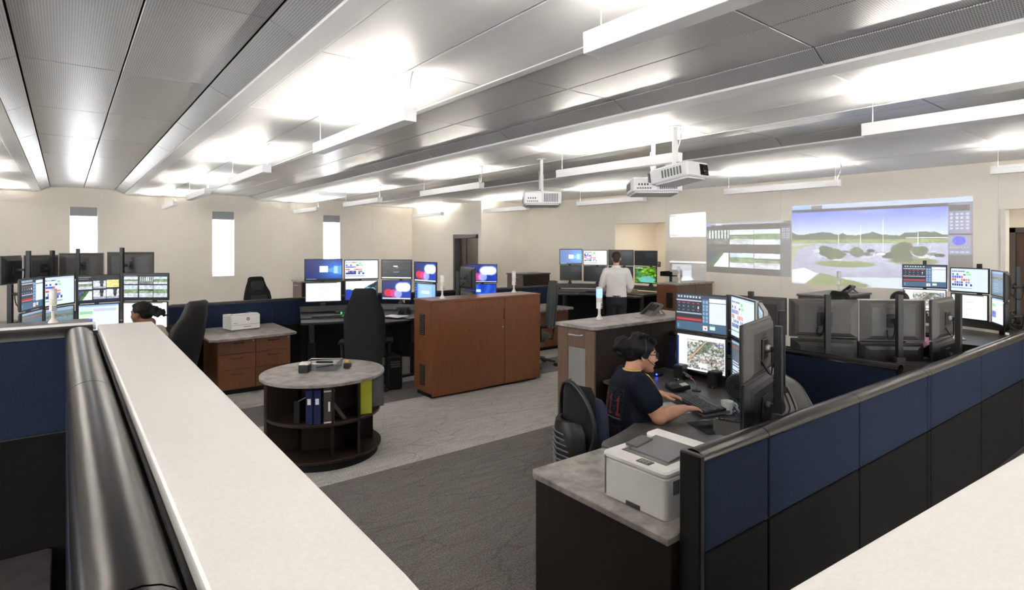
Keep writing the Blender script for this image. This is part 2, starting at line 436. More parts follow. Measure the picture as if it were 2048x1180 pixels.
def smooth_noise(h, w, n, seed):
    r = np.random.RandomState(seed); g = r.rand(n + 2, n + 2)
    ys = np.linspace(0, n, h); xs = np.linspace(0, n, w); y0 = ys.astype(int); x0 = xs.astype(int)
    fy = (ys - y0)[:, None]; fx = (xs - x0)[None]
    return (g[y0][:, x0] * (1 - fy) * (1 - fx) + g[y0 + 1][:, x0] * fy * (1 - fx) + g[y0][:, x0 + 1] * (1 - fy) * fx + g[y0 + 1][:, x0 + 1] * fy * fx)
def speck(a, x0, y0, x1, y1, amp, seed, n=14):
    h, w = a.shape[:2]; X0, X1, Y0, Y1 = int(x0 * w), int(x1 * w), int(y0 * h), int(y1 * h)
    m = (smooth_noise(Y1 - Y0, X1 - X0, n, seed) - 0.5)[..., None]
    r = np.random.RandomState(seed + 1).rand(Y1 - Y0, X1 - X0, 1) - 0.5
    a[Y0:Y1, X0:X1] = np.clip(a[Y0:Y1, X0:X1] + amp * (m + 0.6 * r), 0, 1)
WHITE, DK = (0.95, 0.97, 1.0), (0.10, 0.12, 0.15)

def pic_dispatch(w=88, h=54):
    a = canvas(w, h, (0.13, 0.16, 0.22)); rect(a, 0, 0, 1, .12, (0.20, .25, .33))
    for i in range(8): rect(a, .03 + .062 * i, .04, .065 + .062 * i, .10, (.72, .80, .88))
    rect(a, 0, .15, .52, .18, (.75, .77, .82))
    for i in range(5):
        rect(a, .03 + .1 * i, .23, .08 + .1 * i, .26, (.65, .22, .28)); rect(a, .04 + .1 * i, .31, .065 + .1 * i, .36, (.45, .55, .7) if i % 2 else (.4, .7, .6))
        rect(a, .03 + .1 * i, .43, .07 + .1 * i, .45, (.5, .56, .66))
    rect(a, .44, .31, .47, .38, (.9, .9, .9)); rect(a, 0, .50, .52, .53, (.70, .72, .78)); rect(a, 0, .60, .52, .63, (.12, .13, .17))
    rect(a, 0, .64, .52, .75, (.62, .13, .18)); rect(a, 0, .69, .52, .71, (.75, .45, .48)); rect(a, 0, .76, 1, 1, (.27, .40, .50))
    rect(a, .02, .84, .06, .95, (.45, .6, .72))
    rect(a, .53, .12, .66, .78, (.30, .42, .55))
    for j in range(6):
        for i in range(2): rect(a, .54 + .06 * i, .15 + .105 * j, .585 + .06 * i, .22 + .105 * j, (.55, .68, .80))
    rect(a, .67, .08, .99, .78, (.88, .92, .97)); rect(a, .67, .08, .88, .17, (.97, .98, 1)); rect(a, .67, .18, .99, .20, (.35, .42, .5)); rect(a, .67, .76, .99, .79, (.3, .38, .46))
    rect(a, .55, .84, .64, .97, (.95, .93, .93)); rect(a, .58, .88, .61, .92, (.75, .2, .25)); rect(a, .68, .80, .78, .84, (.3, .6, .42)); rect(a, .68, .84, .78, .92, (.85, .93, .95))
    return a
def pic_map(w=96, h=56):
    a = canvas(w, h, (.95, .97, .98)); rect(a, 0, .06, .035, .97, (.13, .26, .55))
    rect(a, .22, .12, .98, .95, (.62, .63, .60)); speck(a, .22, .12, .98, .95, .75, 5, 24)
    poly(a, [(.40, .40), (.58, .12), (.80, .12), (.62, .45), (.42, .55)], (.30, .36, .28), .65)
    poly(a, [(.22, .72), (.27, .72), (.64, .12), (.61, .12)], (.85, .70, .60), .9); rect(a, .22, .66, .98, .69, (.70, .55, .52), .7)
    rect(a, .22, .14, .44, .20, (.92, .92, .88)); rect(a, .46, .76, .62, .90, (.93, .95, .96)); rect(a, .80, .16, .98, .20, (.45, .5, .7), .8)
    return a
def pic_board(w=64, h=40, bg=(.88, .93, .99)):
    a = canvas(w, h, bg); rect(a, 0, 0, 1, .05, (.80, .86, .93))
    r = np.random.RandomState(3)
    for i in range(8): rect(a, .03 + .045 * i, .10, .06 + .045 * i, .15, (.20, .20, .32))
    for row, (y, cols) in enumerate([(.22, [(.85, .25, .3), (.25, .3, .75)]), (.33, [(.3, .35, .8), (.85, .4, .4)]), (.46, [(.85, .3, .28), (.9, .55, .45)]), (.57, [(.2, .25, .6), (.5, .55, .75)]), (.68, [(.22, .25, .65), (.16, .2, .5)])]):
        for i in range(9 if y > .4 else 5):
            if r.rand() < .72: rect(a, .03 + .062 * i, y, .083 + .062 * i, y + .085, cols[r.randint(2)])
    rect(a, .42, .12, .50, .20, (.55, .85, .5)); rect(a, .44, .22, .54, .30, (.65, .90, .6)); rect(a, .34, .24, .41, .30, (.25, .3, .7)); rect(a, 0, .84, .58, .86, (.45, .55, .7))
    return a
def pic_grey(w=48, h=30, bg=(.44, .54, .62)):
    a = canvas(w, h, bg); rect(a, 0, 0, 1, .10, (.58, .68, .80)); rect(a, .02, .24, .98, .34, (.42, .42, .36)); speck(a, .02, .24, .98, .44, .2, 8)
    for j in range(5): rect(a, .06, .50 + .08 * j, .5, .52 + .08 * j, (.55, .64, .72))
    return a
def pic_darklist(w=48, h=30):
    a = canvas(w, h, (.26, .33, .40)); rect(a, 0, 0, 1, .08, (.55, .65, .75)); rect(a, 0, .12, 1, .2, (.50, .33, .28)); rect(a, .02, .24, .98, .5, (.30, .36, .42))
    for j in range(7): rect(a, .05, .55 + .05 * j, .32 + .1 * (j % 3), .565 + .05 * j, (.8, .84, .88))
    rect(a, .4, .5, .72, .94, (.12, .13, .2)); rect(a, .45, .85, .62, .90, (.75, .8, .2)); rect(a, .74, .5, 1, .96, (.62, .74, .86))
    return a
def pic_desktop(w=56, h=32, bright=False):
    a = canvas(w, h, (.03, .10, .38)); yy, xx = np.mgrid[0:h, 0:w]; xx = xx / w; yy = yy / h
    g = np.exp(-(((xx - .85) / .42) ** 2 + ((yy - .5) / .55) ** 2))[..., None]
    a[:] = a * (1 - g) + np.array((.12, .50, .95)) * g
    poly(a, [(.62, .46), (1, .28), (1, .75), (.62, .58)], (.55, .80, 1), .5); rect(a, .78, .30, .90, .68, (.80, .92, 1), .75); rect(a, .40, .32, .62, .64, (.92, .96, 1))
    rect(a, 0, .93, 1, 1, (.04, .06, .14)); rect(a, .03, .95, .3, .97, (.5, .6, .7))
    if bright: a = np.clip(a * .55 + np.array((.40, .46, .52)), 0, 1); rect(a, .40, .32, .62, .66, (.95, .97, 1)); rect(a, .4, .3, .62, .34, (.3, .4, .6))
    return a
def pic_bokeh(w=56, h=32, k=1.0):
    a = canvas(w, h, (.06, .10, .36)); yy, xx = np.mgrid[0:h, 0:w]
    a += (xx / w)[..., None] * np.array((.02, .14, .40))
    blob(a, .22, .66, .15, .2, (.86, .12, .25), .15); blob(a, .42, .70, .13, .2, (.92, .25, .58), .3, .9); blob(a, .56, .72, .12, .2, (.70, .76, 1), .3, .85)
    blob(a, .66, .34, .17, .22, (.92, .96, 1), .35); blob(a, .82, .34, .16, .22, (.95, .98, 1), .35); rect(a, 0, .95, 1, 1, (.88, .93, .98))
    return np.clip(a, 0, 1)
def pic_white(w=40, h=24):
    a = canvas(w, h, (.97, .98, .99)); rect(a, 0, 0, .9, .05, (.45, .48, .52)); rect(a, .35, .30, .62, .34, (.86, .88, .9)); rect(a, .38, .60, .60, .63, (.88, .9, .92)); return a
def pic_login(w=48, h=30):
    a = canvas(w, h, (.08, .09, .10)); rect(a, 0, 0, 1, .10, (.15, .19, .25)); speck(a, .05, .45, 1, .9, .22, 12, 7); rect(a, .40, .30, .54, .37, (.9, .9, .9)); rect(a, .48, .39, .58, .42, (.55, .55, .55)); rect(a, .40, .62, .58, .66, (.45, .65, .72)); rect(a, 0, .93, 1, 1, (.92, .94, .95))
    return a
def pic_city(w=48, h=30):
    a = canvas(w, h, (.96, .97, .98)); poly(a, [(.45, .75), (.62, .35), (1, .02), (1, 1), (.55, 1)], (.16, .18, .22)); speck(a, .6, .2, 1, 1, .4, 4, 9)
    blob(a, .08, .92, .26, .45, (.12, .25, .70), .12); blob(a, .70, .45, .07, .12, (.35, .65, .75), .3); blob(a, .86, .5, .07, .12, (.5, .75, .8), .3); blob(a, .72, .86, .12, .14, (.2, .1, .35), .2); rect(a, .6, .9, .95, .97, (.75, .25, .2)); return a
def pic_form(w=48, h=30):
    a = canvas(w, h, (.55, .74, .95)); rect(a, 0, 0, .12, 1, (.10, .30, .68)); rect(a, .2, .08, .82, .95, (.66, .83, .97)); rect(a, .32, .38, .70, .55, (.88, .95, 1)); rect(a, 0, .85, 1, 1, (.82, .92, .98))
    for j in range(5): rect(a, .02, .05 + .15 * j, .07, .10 + .15 * j, (.5, .7, .9))
    return a
def pic_bluecurve(w=40, h=26):
    a = canvas(w, h, (.05, .22, .75)); yy, xx = np.mgrid[0:h, 0:w]; xx = xx / w; yy = yy / h
    for c, k in ((.35, .10), (.75, .09), (1.05, .08)):
        m = np.exp(-(((xx - c + .35 * yy ** 2 * (1 if c > .5 else -1)) / k) ** 2))[..., None]; a = a * (1 - .5 * m) + np.array((.30, .60, 1)) * .5 * m
    rect(a, .36, .32, .50, .46, (.85, .93, 1)); return a
def pic_cad(w=56, h=34):
    a = canvas(w, h, (.92, .96, .99)); rect(a, 0, 0, 1, .05, (.55, .72, .90)); rect(a, .15, .06, .95, .10, (.80, .86, .92)); rect(a, .35, .14, .95, .26, (.80, .85, .90))
    rect(a, .02, .12, .34, .20, (.86, .90, .94)); rect(a, .02, .24, .34, .34, (.62, .86, .66)); rect(a, .02, .36, .34, .50, (.88, .95, .85)); rect(a, .02, .54, .34, .78, (.42, .48, .80))
    for i in range(5): rect(a, .04 + .06 * i, .58, .08 + .06 * i, .66, (.25, .28, .62))
    rect(a, .02, .82, .34, .97, (.90, .93, .97)); return a
def mini(a, x0, y0, x1, y1, kind, seed):
    if kind == 'road':
        rect(a, x0, y0, x1, y1, (.86, .90, .93)); ym = y0 + .42 * (y1 - y0); rect(a, x0, ym, x1, y1, (.55, .62, .48)); rect(a, x0, y0 + .62 * (y1 - y0), x1, y1, (.80, .82, .84)); rect(a, x0, y0 + .33 * (y1 - y0), x1, ym, (.22, .28, .22))
    elif kind == 'yard':
        rect(a, x0, y0, x1, y1, (.52, .62, .46)); rect(a, x0, y0, x1, y0 + .3 * (y1 - y0), (.80, .88, .95)); rect(a, x0, y0 + .65 * (y1 - y0), x1, y1, (.84, .86, .90))
    elif kind == 'lawn':
        rect(a, x0, y0, x1, y1, (.93, .95, .96)); poly(a, [(x0, y0), (x0 + .8 * (x1 - x0), y0), (x0 + .3 * (x1 - x0), y1), (x0, y1)], (.30, .48, .18)); poly(a, [(x0, y0), (x0 + .6 * (x1 - x0), y0), (x0, y1)], (.20, .30, .42))
    elif kind == 'room':
        rect(a, x0, y0, x1, y1, (.88, .90, .92)); poly(a, [(x0 + .5 * (x1 - x0), y0), (x0 + .85 * (x1 - x0), y0), (x0 + .75 * (x1 - x0), y1), (x0 + .6 * (x1 - x0), y1)], (.20, .22, .25)); rect(a, x0, y0 + .75 * (y1 - y0), x1, y1, (.66, .70, .74))
    elif kind == 'yellow': rect(a, x0, y0, x1, y1, (.95, .90, .58)); rect(a, x0 + .2 * (x1 - x0), y0 + .3 * (y1 - y0), x1 - .1 * (x1 - x0), y0 + .4 * (y1 - y0), (.85, .75, .4))
    elif kind == 'woods':
        rect(a, x0, y0, x1, y1, (.82, .90, .88))
        for i in range(7): rect(a, x0 + (i + .15) / 7 * (x1 - x0), y0, x0 + (i + .75) / 7 * (x1 - x0), y0 + .62 * (y1 - y0), (.42, .46, .40))
        rect(a, x0, y0 + .6 * (y1 - y0), x1, y1, (.48, .50, .48))
    speck(a, x0, y0, x1, y1, .28, seed, 8)
def pic_cams(w=72, h=44):
    a = canvas(w, h, (.11, .12, .14)); rect(a, .02, .04, .3, .06, (.6, .62, .65)); rect(a, .02, .11, .25, .13, (.5, .52, .55))
    for (x0, y0, x1, y1, k, s) in [(.01, .22, .34, .52, 'road', 1), (.36, .20, .66, .50, 'room', 2), (.68, .18, .99, .48, 'yellow', 3), (.01, .58, .34, .93, 'lawn', 4), (.36, .56, .66, .90, 'room', 5), (.68, .54, .99, .90, 'room', 6)]: mini(a, x0, y0, x1, y1, k, s)
    rect(a, 0, .93, 1, 1, (.12, .13, .30)); return a
def pic_cams2(w=72, h=44):
    a = canvas(w, h, (.08, .09, .11)); rect(a, .05, .06, .3, .09, (.5, .52, .55))
    for i, (k0, k1) in enumerate([('road', 'yard'), ('woods', 'road'), ('yard', 'yard')]):
        mini(a, .03 + .325 * i, .12, .335 + .325 * i, .42, k0, 20 + i); mini(a, .03 + .325 * i, .46, .335 + .325 * i, .94, k1, 30 + i)
    rect(a, 0, .70, .03, .94, (.08, .09, .11)); return a
def pic_forest(w=56, h=34):
    a = canvas(w, h, (.30, .52, .16)); speck(a, 0, 0, 1, 1, .75, 41, 12); a[..., 2] *= .5
    rect(a, 0, 0, .35, .12, (.75, .88, .95), .6); blob(a, .55, .82, .32, .20, (.45, .78, .80), .5, .85); blob(a, .10, .45, .16, .16, (.20, .45, .42), .5, .6); return np.clip(a, 0, 1)
def pic_offreflect(w=24, h=16):
    a = canvas(w, h, (.085, .09, .10)); rect(a, .5, .08, 1, .42, (.15, .17, .20)); return a
def pic_lot(w=230, h=112):
    a = canvas(w, h, (.45, .45, .45)); rect(a, 0, 0, 1, .055, (.72, .78, .92)); rect(a, 0, .01, .13, .05, (.62, .74, .95)); rect(a, .13, .012, .2, .05, (.5, .5, .5)); rect(a, 0, .055, .885, .085, (.30, .29, .27))
    yy, xx = np.mgrid[0:h, 0:w]; X = (xx + .5) / w; Y = (yy + .5) / h
    mk = (X < .885) & (Y > .085) & (Y < .42)
    t = np.clip((Y - .085) / .33, 0, 1)[..., None]
    sky = np.array((.48, .54, .95)) * (1 - t) + np.array((.82, .87, .98)) * t
    cl = np.clip((smooth_noise(h, w, 9, 2) - .55) * 3, 0, 1)[..., None] * .35 * (1 - t); sky = sky * (1 - cl) + np.array((.92, .92, .98)) * cl
    a[mk] = sky[mk]
    tl = .375 + .03 * smooth_noise(1, w, 40, 9)[0] - .05 * smooth_noise(1, w, 14, 10)[0]
    mk = (X < .885) & (Y > tl[None, :]) & (Y < .47); a[mk] = np.array((.36, .42, .33)); 
    rect(a, 0, .44, .885, .49, (.60, .66, .42)); rect(a, 0, .48, .885, 1, (.70, .72, .80)); 
    poly(a, [(0, .52), (.16, .49), (.05, .70), (0, .80)], (.66, .70, .55)); poly(a, [(.03, .56), (.16, .50), (.10, .72), (.35, .84), (.885, .72), (.885, .90), (.4, .92), (.0, .80)], (.68, .69, .76))
    speck(a, 0, .36, .885, 1, .10, 3, 30)
    for (x0, y, x1) in ((.17, .735, .50), (.60, .685, .83)):
        blob(a, (x0 + x1) / 2, y, (x1 - x0) / 2, .035, (.55, .60, .40), .2)
    r = np.random.RandomState(5)
    for i in range(40):
        cx = .15 + .70 * r.rand(); cy = .57 + .05 * r.rand() + .03 * (cx > .5); blob(a, cx, cy, .022, .016, [(.20, .18, .18), (.85, .86, .9), (.35, .33, .38), (.55, .56, .6)][r.randint(4)], .3)
    for (cx, cy, rx, ry) in ((.22, .58, .05, .07), (.28, .60, .05, .085), (.415, .60, .048, .07), (.66, .56, .06, .10), (.75, .57, .04, .06), (.665, .65, .05, .05)):
        for q in range(9): blob(a, cx + rx * (r.rand() - .5) * 1.1, cy + ry * (r.rand() - .5), rx * .5, ry * .45, (.33 + .1 * r.rand(), .38 + .1 * r.rand(), .24), .4, .85)
    speck(a, .14, .46, .84, .72, .22, 77, 60)
    for px, y0, y1 in ((.555, .20, .62), (.43, .27, .50), (.30, .36, .50), (.74, .36, .50)): rect(a, px, y0, px + .004, y1, (.88, .90, .93))
    rect(a, .68, .42, .885, .425, (.9, .92, .95))
    poly(a, [(0, .83), (.08, .79), (.17, .86), (.09, .99), (0, .98)], (.86, .89, .93)); poly(a, [(.09, .99), (.19, .85), (.48, .975), (.46, 1), (.09, 1)], (.56, .60, .40)); poly(a, [(.30, .90), (.885, .86), (.885, 1), (.50, 1), (.46, .95)], (.80, .84, .87))
    rect(a, .885, .055, 1, 1, (.52, .52, .55)); rect(a, .885, .06, .99, .60, (.56, .58, .66)); rect(a, .893, .08, .985, .14, (.30, .28, .25))
    for j in range(5):
        for i in range(4): rect(a, .896 + .024 * i, .17 + .038 * j, .910 + .024 * i, .19 + .038 * j, (.78, .80, .90))
    rect(a, .89, .385, .99, .405, (.35, .33, .32)); rect(a, .89, .41, .99, .52, (.60, .61, .68)); blob(a, .938, .46, .028, .045, (.30, .32, .92), .15)
    for i in range(7): rect(a, .896 + .013 * i, .525, .902 + .013 * i, .54, (.9, .9, .96))
    for i in range(4): rect(a, .896 + .024 * i, .57, .912 + .024 * i, .59, (.75, .77, .88))
    rect(a, .885, .62, 1, 1, (.42, .41, .40)); return np.clip(a, 0, 1)
def pic_tiles(w=150, h=84):
    a = canvas(w, h, (.33, .31, .29)); rect(a, 0, .0, .92, .04, (.66, .68, .74)); rect(a, 0, 0, .06, .06, (.55, .6, .85)); rect(a, .12, .01, .2, .05, (.85, .87, .9))
    k = [('woods', 'road', 'yard'), ('lawn', 'yard', 'road')]
    for j in range(2):
        for i in range(3): mini(a, .005 + .295 * i, .14 + .46 * j, .285 + .30 * i, .43 + .45 * j, k[j][i], 50 + 3 * j + i)
    for i in (1, 2): rect(a, .295 * i - .003, .05, .295 * i + .002, .95, (.45, .43, .42))
    rect(a, 0, .50, .885, .51, (.5, .5, .5)); rect(a, .885, .02, 1, 1, (.47, .48, .50)); rect(a, .90, .05, .99, .10, (.30, .28, .26))
    for j in range(5):
        for i in range(4): rect(a, .905 + .023 * i, .13 + .04 * j, .918 + .023 * i, .155 + .04 * j, (.75, .78, .85))
    return a
def pic_splash(w=40, h=28):
    a = canvas(w, h, (.93, .97, 1.0)); blob(a, .43, .58, .10, .12, (.70, .86, .95), .5, .8); rect(a, .0, .05, .18, .09, (.55, .6, .65)); rect(a, .02, .90, .24, .95, (.6, .62, .65)); return a
def pic_glare(w=60, h=60):  # projection glare; the status lamp's shadow is painted in as a dark strip
    a = canvas(w, h, (.0, .0, .0)); rect(a, 0, .0, 1, .045, (.95, .97, .95)); rect(a, .06, .10, .62, .30, (.70, .74, .80)); rect(a, .62, .06, 1, 1, (.36, .40, .44))
    rect(a, .36, .30, .62, 1, (.80, .84, .90)); rect(a, .0, .3, .36, 1, (.16, .17, .16)); blob(a, .5, .62, .14, .08, (.98, 1, 1), .6); rect(a, .20, .32, .27, .80, (.05, .05, .05)); return np.clip(a, 0, 1)
GLYPH = {'9': ['01110', '10001', '10001', '01111', '00001', '00010', '01100'], '1': ['00100', '01100', '00100', '00100', '00100', '00100', '01110'],
         '7': ['11111', '00001', '00010', '00100', '00100', '00100', '00100']}
def glyph(a, ch, x, y, w, h, c):
    for j, row in enumerate(GLYPH[ch]):
        for i, b in enumerate(row):
            if b == '1': rect(a, x + w * i / 5, y + h * j / 7, x + w * (i + 1) / 5, y + h * (j + 1) / 7, c)
def pic_tee(w=70, h=100):
    base = (0.085, 0.10, 0.14); a = canvas(w, h, base); r = np.random.RandomState(8)
    for j in range(27):
        y = .04 + .034 * j
        for i in range(16):
            if r.rand() < .75 and not (.72 < y < .78): rect(a, .04 + .058 * i, y, .085 + .058 * i, y + .014, (.22, .235, .26))
    for i, ch in enumerate('911'): glyph(a, ch, .05 + .31 * i, .20, .27, .42, (.50, .19, .19))
    rect(a, .1, .66, .9, .675, (.45, .46, .48)); return a

def picture(name, arr, corners, m, parent=None):
    """flat picture: one quad per pixel; corners (TL, TR, BR, BL)"""
    h, w = arr.shape[:2]; tl, tr, br, bl = [np.array(c, float) for c in corners]
    u = np.linspace(0, 1, w + 1)[None, :, None]; v = np.linspace(0, 1, h + 1)[:, None, None]
    P = (tl * (1 - u) + tr * u) * (1 - v) + (bl * (1 - u) + br * u) * v
    idx = np.arange((h + 1) * (w + 1)).reshape(h + 1, w + 1)
    q = np.stack([idx[:-1, :-1], idx[1:, :-1], idx[1:, 1:], idx[:-1, 1:]], -1).reshape(-1, 4)
    me = bpy.data.meshes.new(name); me.vertices.add((h + 1) * (w + 1)); me.vertices.foreach_set('co', P.reshape(-1))
    me.loops.add(q.size); me.loops.foreach_set('vertex_index', q.reshape(-1).astype(np.int32))
    me.polygons.add(len(q)); me.polygons.foreach_set('loop_start', np.arange(0, q.size, 4, dtype=np.int32))
    me.update(calc_edges=True)
    c = arr.reshape(-1, 3); c = np.where(c <= .04045, c / 12.92, ((c + .055) / 1.055) ** 2.4)
    c = np.concatenate([c, np.ones((len(c), 1))], 1).repeat(4, axis=0)
    at = me.attributes.new('picture', 'FLOAT_COLOR', 'CORNER'); at.data.foreach_set('color', c.reshape(-1).astype(np.float32))
    me.materials.append(MATS[m]); me.validate()
    return link(name, me, parent)
PIC = {}
def pic(k, *a):
    key = (k,) + a
    if key not in PIC: PIC[key] = globals()['pic_' + k](*a)
    return PIC[key]
# ------------------------------------------------------------------ room shell
YW, XS, YB, XP = 15.85, 8.53, 12.1, 10.1        # window wall, side wall, back wall, projection wall
XL, YN, HT = -5.0, -4.5, 3.36
H0, H1 = 3.05, 3.17                               # lit bands, raised bays

fl = struct('floor', MB().box(XL, 13, YN, 16.2, -0.1, 0), 'carpet', 'grey carpet floor with a lighter runner across the aisle', 'floor')

WX = [(0.08, 0.575), (2.91, 3.41), (5.725, 6.205)]
WZ0, WZ1 = 1.11, 2.745
mb = MB(); x = XL
for a, b in WX:
    mb.box(x, a, YW, YW + .25, 0, HT); mb.box(a, b, YW, YW + .25, 0, WZ0); mb.box(a, b, YW, YW + .25, WZ1, HT); x = b
mb.box(x, XS + .2, YW, YW + .25, 0, HT)
wb_ = struct('wall_back', mb, 'wall', 'cream far wall with three narrow bright windows')
for xx in (1.72, 4.6, 7.2): MB().box(xx - .003, xx + .003, YW - .0015, YW, 0.1, H0).build('joint_strip', 'wall_white', wb_, smooth=False)
for i, (a, b) in enumerate(WX):
    w = thing('window_%d' % (i + 1), ['narrow window above the backs of the dark monitors on the left', 'narrow window in the middle of the cream far wall', 'narrow window behind the blue desktop screen'][i], 'window', (0, 0, 0))
    w['kind'] = 'structure'
    f = MB()
    for u0, u1, z0, z1 in ((a, a + .035, WZ0, WZ1), (b - .035, b, WZ0, WZ1), (a, b, WZ0, WZ0 + .04), (a, b, WZ1 - .04, WZ1)): f.box(u0, u1, YW + .15, YW + .21, z0, z1, .004)
    f.build('window_frame', 'fixture_white', w)
    MB().box(a + .03, b - .03, YW + .175, YW + .185, WZ0 + .03, WZ1 - .03).build('pane', 'window_glass', w)
    MB().box(a + .004, b - .004, YW + .01, YW + .10, WZ1 - .20, WZ1 - .004, .006).build('shade_cassette', 'shade_grey', w)
    MB().box(a + .02, b - .10 + .08 * (i == 0), YW + .06, YW + .062, WZ0 + .03, WZ1 - .2).build('roller_shade', 'shade_cloth', w)
    MB().box(a + .02, b - .03, YW + .052, YW + .07, WZ0 + .012, WZ0 + .035, .004).build('shade_rail', 'fixture_white', w)
    MB().box(a - .004, b + .004, YW - .012, YW + .15, WZ0 - .014, WZ0 + .004, .004).build('window_sill', 'wall_white', w)

# side wall with the door, return wall, projection wall with two openings
DY0, DY1, DZ = 12.28, 13.42, 2.17
mb = MB().box(XS, XS + .2, DY1, YW + .25, 0, HT).box(XS, XS + .2, YB, DY0, 0, HT).box(XS, XS + .2, DY0, DY1, DZ, HT)
struct('wall_side', mb, 'wall', 'cream side wall with the dark doorway')
mb = MB().box(XS + .2, XP + .2, YB, YB + .2, 0, HT)
struct('wall_return', mb, 'wall', 'short cream wall between doorway and projection wall')
OY0, OY1, OZ = 7.5, 8.91, 2.39
mb = MB().box(XP, XP + .2, OY1, YB, 0, HT).box(XP, XP + .2, 1.9, OY0, 0, HT).box(XP, XP + .2, OY0, OY1, OZ, HT).box(XP, XP + .2, -.6, 1.9, OZ, HT).box(XP, XP + .2, YN, -.6, 0, HT)
wp = struct('wall_right', mb, 'wall', 'long greige wall that carries the projected camera pictures')
for yy in (8.93, 7.47, 1.98, 5.0): MB().box(XP - .0015, XP, yy - .003, yy + .003, 0.1 if yy < 7 else OZ, H0).build('joint_strip', 'wall_white', wp, smooth=False)
mb = MB().box(XP - .02, XP, 1.9, 1.955, 0, OZ, .004)
struct('trim_1', mb, 'wall_white', 'pale corner trim at the right end of the projection wall', 'trim')
# recesses behind the openings
mb = MB().box(11.62, 11.8, 6.6, 9.1, 0, HT).box(XP + .2, 11.62, OY1, OY1 + .15, 0, HT).box(XP + .2, 11.62, 6.6, 6.75, 0, HT).box(XP + .2, 11.62, 6.75, OY1, 2.5, 2.6)
struct('wall_recess', mb, 'wall', 'cream walls of the corridor recess behind the standing man')
mb = MB().box(11.62, 11.8, -1.0, 2.45, 0, HT).box(XP + .2, 11.62, 2.3, 2.45, 0, HT).box(XP + .2, 11.62, -1.0, -.8, 0, HT).box(XP + .2, 11.62, -.8, 2.3, 2.5, 2.6)
struct('wall_recess_right', mb, 'wall', 'cream walls of the recess at the right edge')
def window_wall(name, label, a0, a1, spans, along_x, c0, c1):  # room wall out of view, with windows added for daylight fill
    mb = MB(); x = a0
    bxx = (lambda p, q, z0, z1: mb.box(p, q, c0, c1, z0, z1)) if along_x else (lambda p, q, z0, z1: mb.box(c0, c1, p, q, z0, z1))
    for p, q in spans: bxx(x, p, 0, HT); bxx(p, q, 0, 0.95); bxx(p, q, WZ1, HT); x = q
    bxx(x, a1, 0, HT)
    w = struct(name, mb, 'wall', label)
    for p, q in spans:
        m = (c0 + c1) / 2
        g = MB(); f = MB()
        if along_x: g.box(p, q, m - .004, m + .004, .95, WZ1)
        else: g.box(m - .004, m + .004, p, q, .95, WZ1)
        for u in (p, (p + q) / 2 - .02, q - .04):
            if along_x: f.box(u, u + .04, m - .03, m + .03, .95, WZ1, .004)
            else: f.box(m - .03, m + .03, u, u + .04, .95, WZ1, .004)
        g.build('pane', 'window_glass', w, smooth=False); f.build('window_frame', 'fixture_white', w)  # panes and frames of the added daylight windows
window_wall('wall_left', 'cream wall with unseen added fill windows on the left side of the room', YN, YW + .25, [(-3.2, -1.8), (-.4, 1.0), (2.4, 3.8), (5.2, 6.6), (8.0, 9.4)], False, XL - .2, XL)
window_wall('wall_front', 'cream wall with unseen added fill windows behind the camera', XL, XP + .2, [(-3.6, -2.2), (-.8, .6), (2.0, 3.4), (4.8, 6.2), (7.6, 9.0)], True, YN - .2, YN)
# door 1 in the side wall: steel frame, half open leaf, corridor behind
d1 = thing('door_1', 'dark doorway with steel frame and half open door', 'door'); d1['kind'] = 'structure'
f = MB().box(XS - .02, XS + .22, DY1 - .05, DY1 + .03, 0, DZ, .004).box(XS - .02, XS + .22, DY0 - .03, DY0 + .05, 0, DZ, .004).box(XS - .02, XS + .22, DY0 - .03, DY1 + .03, DZ - .09, DZ + .02, .004)
f.build('door_frame', 'steel_frame', d1)
m_ = MB().at(T(XS + .18, DY1 - .05, 0, rz=-.42)); m_.box(0, .045, -.9, 0, .01, DZ - .1, .003); m_.build('door_leaf', 'door_wood', d1)
MB().at(T(XS + .18, DY1 - .05, 0, rz=-.42)).box(-.03, -.012, -.84, -.72, 1.02, 1.04, .004).build('door_handle', 'silver', d1)
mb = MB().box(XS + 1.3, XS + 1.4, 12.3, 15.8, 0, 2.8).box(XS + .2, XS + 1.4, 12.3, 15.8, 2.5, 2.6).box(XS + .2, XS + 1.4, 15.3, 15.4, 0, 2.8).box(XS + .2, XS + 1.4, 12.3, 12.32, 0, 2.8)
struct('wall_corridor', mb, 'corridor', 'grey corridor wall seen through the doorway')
# door 2 in the right recess
d2 = thing('door_2', 'dark double door at the right edge', 'door'); d2['kind'] = 'structure'
f = MB().box(11.57, 11.63, 2.06, 2.14, 0, 2.17, .004).box(11.57, 11.63, .2, .28, 0, 2.17, .004).box(11.57, 11.63, .2, 2.14, 2.09, 2.17, .004)
f.build('door_frame', 'steel_dark', d2)
MB().box(11.595, 11.63, 1.2, 2.06, .01, 2.09, .003).build('door_leaf', 'door_wood', d2)
MB().box(11.595, 11.63, .28, 1.19, .01, 2.09, .003).build('door_leaf', 'door_wood', d2)
MB().tube([(11.56, 1.29, .95), (11.56, 1.29, 1.25)], .012).build('door_handle', 'silver', d2)
# downlights in the recesses; the far doorway one is added to brighten its corridor
for (x, y) in ((10.7, 8.0), (10.9, 1.4), (XS + .75, 13.9)):
    t = thing('downlight', 'small recessed downlight in the ceiling of the %s recess' % ('corridor' if 3 < y < 9 else 'right-hand' if y < 3 else 'far doorway, added to brighten that'), 'light', (x, y, 2.5))
    MB().cyl((0, 0), .09, -.006, 0, 24).build('ring', 'fixture_white', t)
    MB().cyl((0, 0), .07, -.008, -.006, 24).build('lens', 'downlight', t)
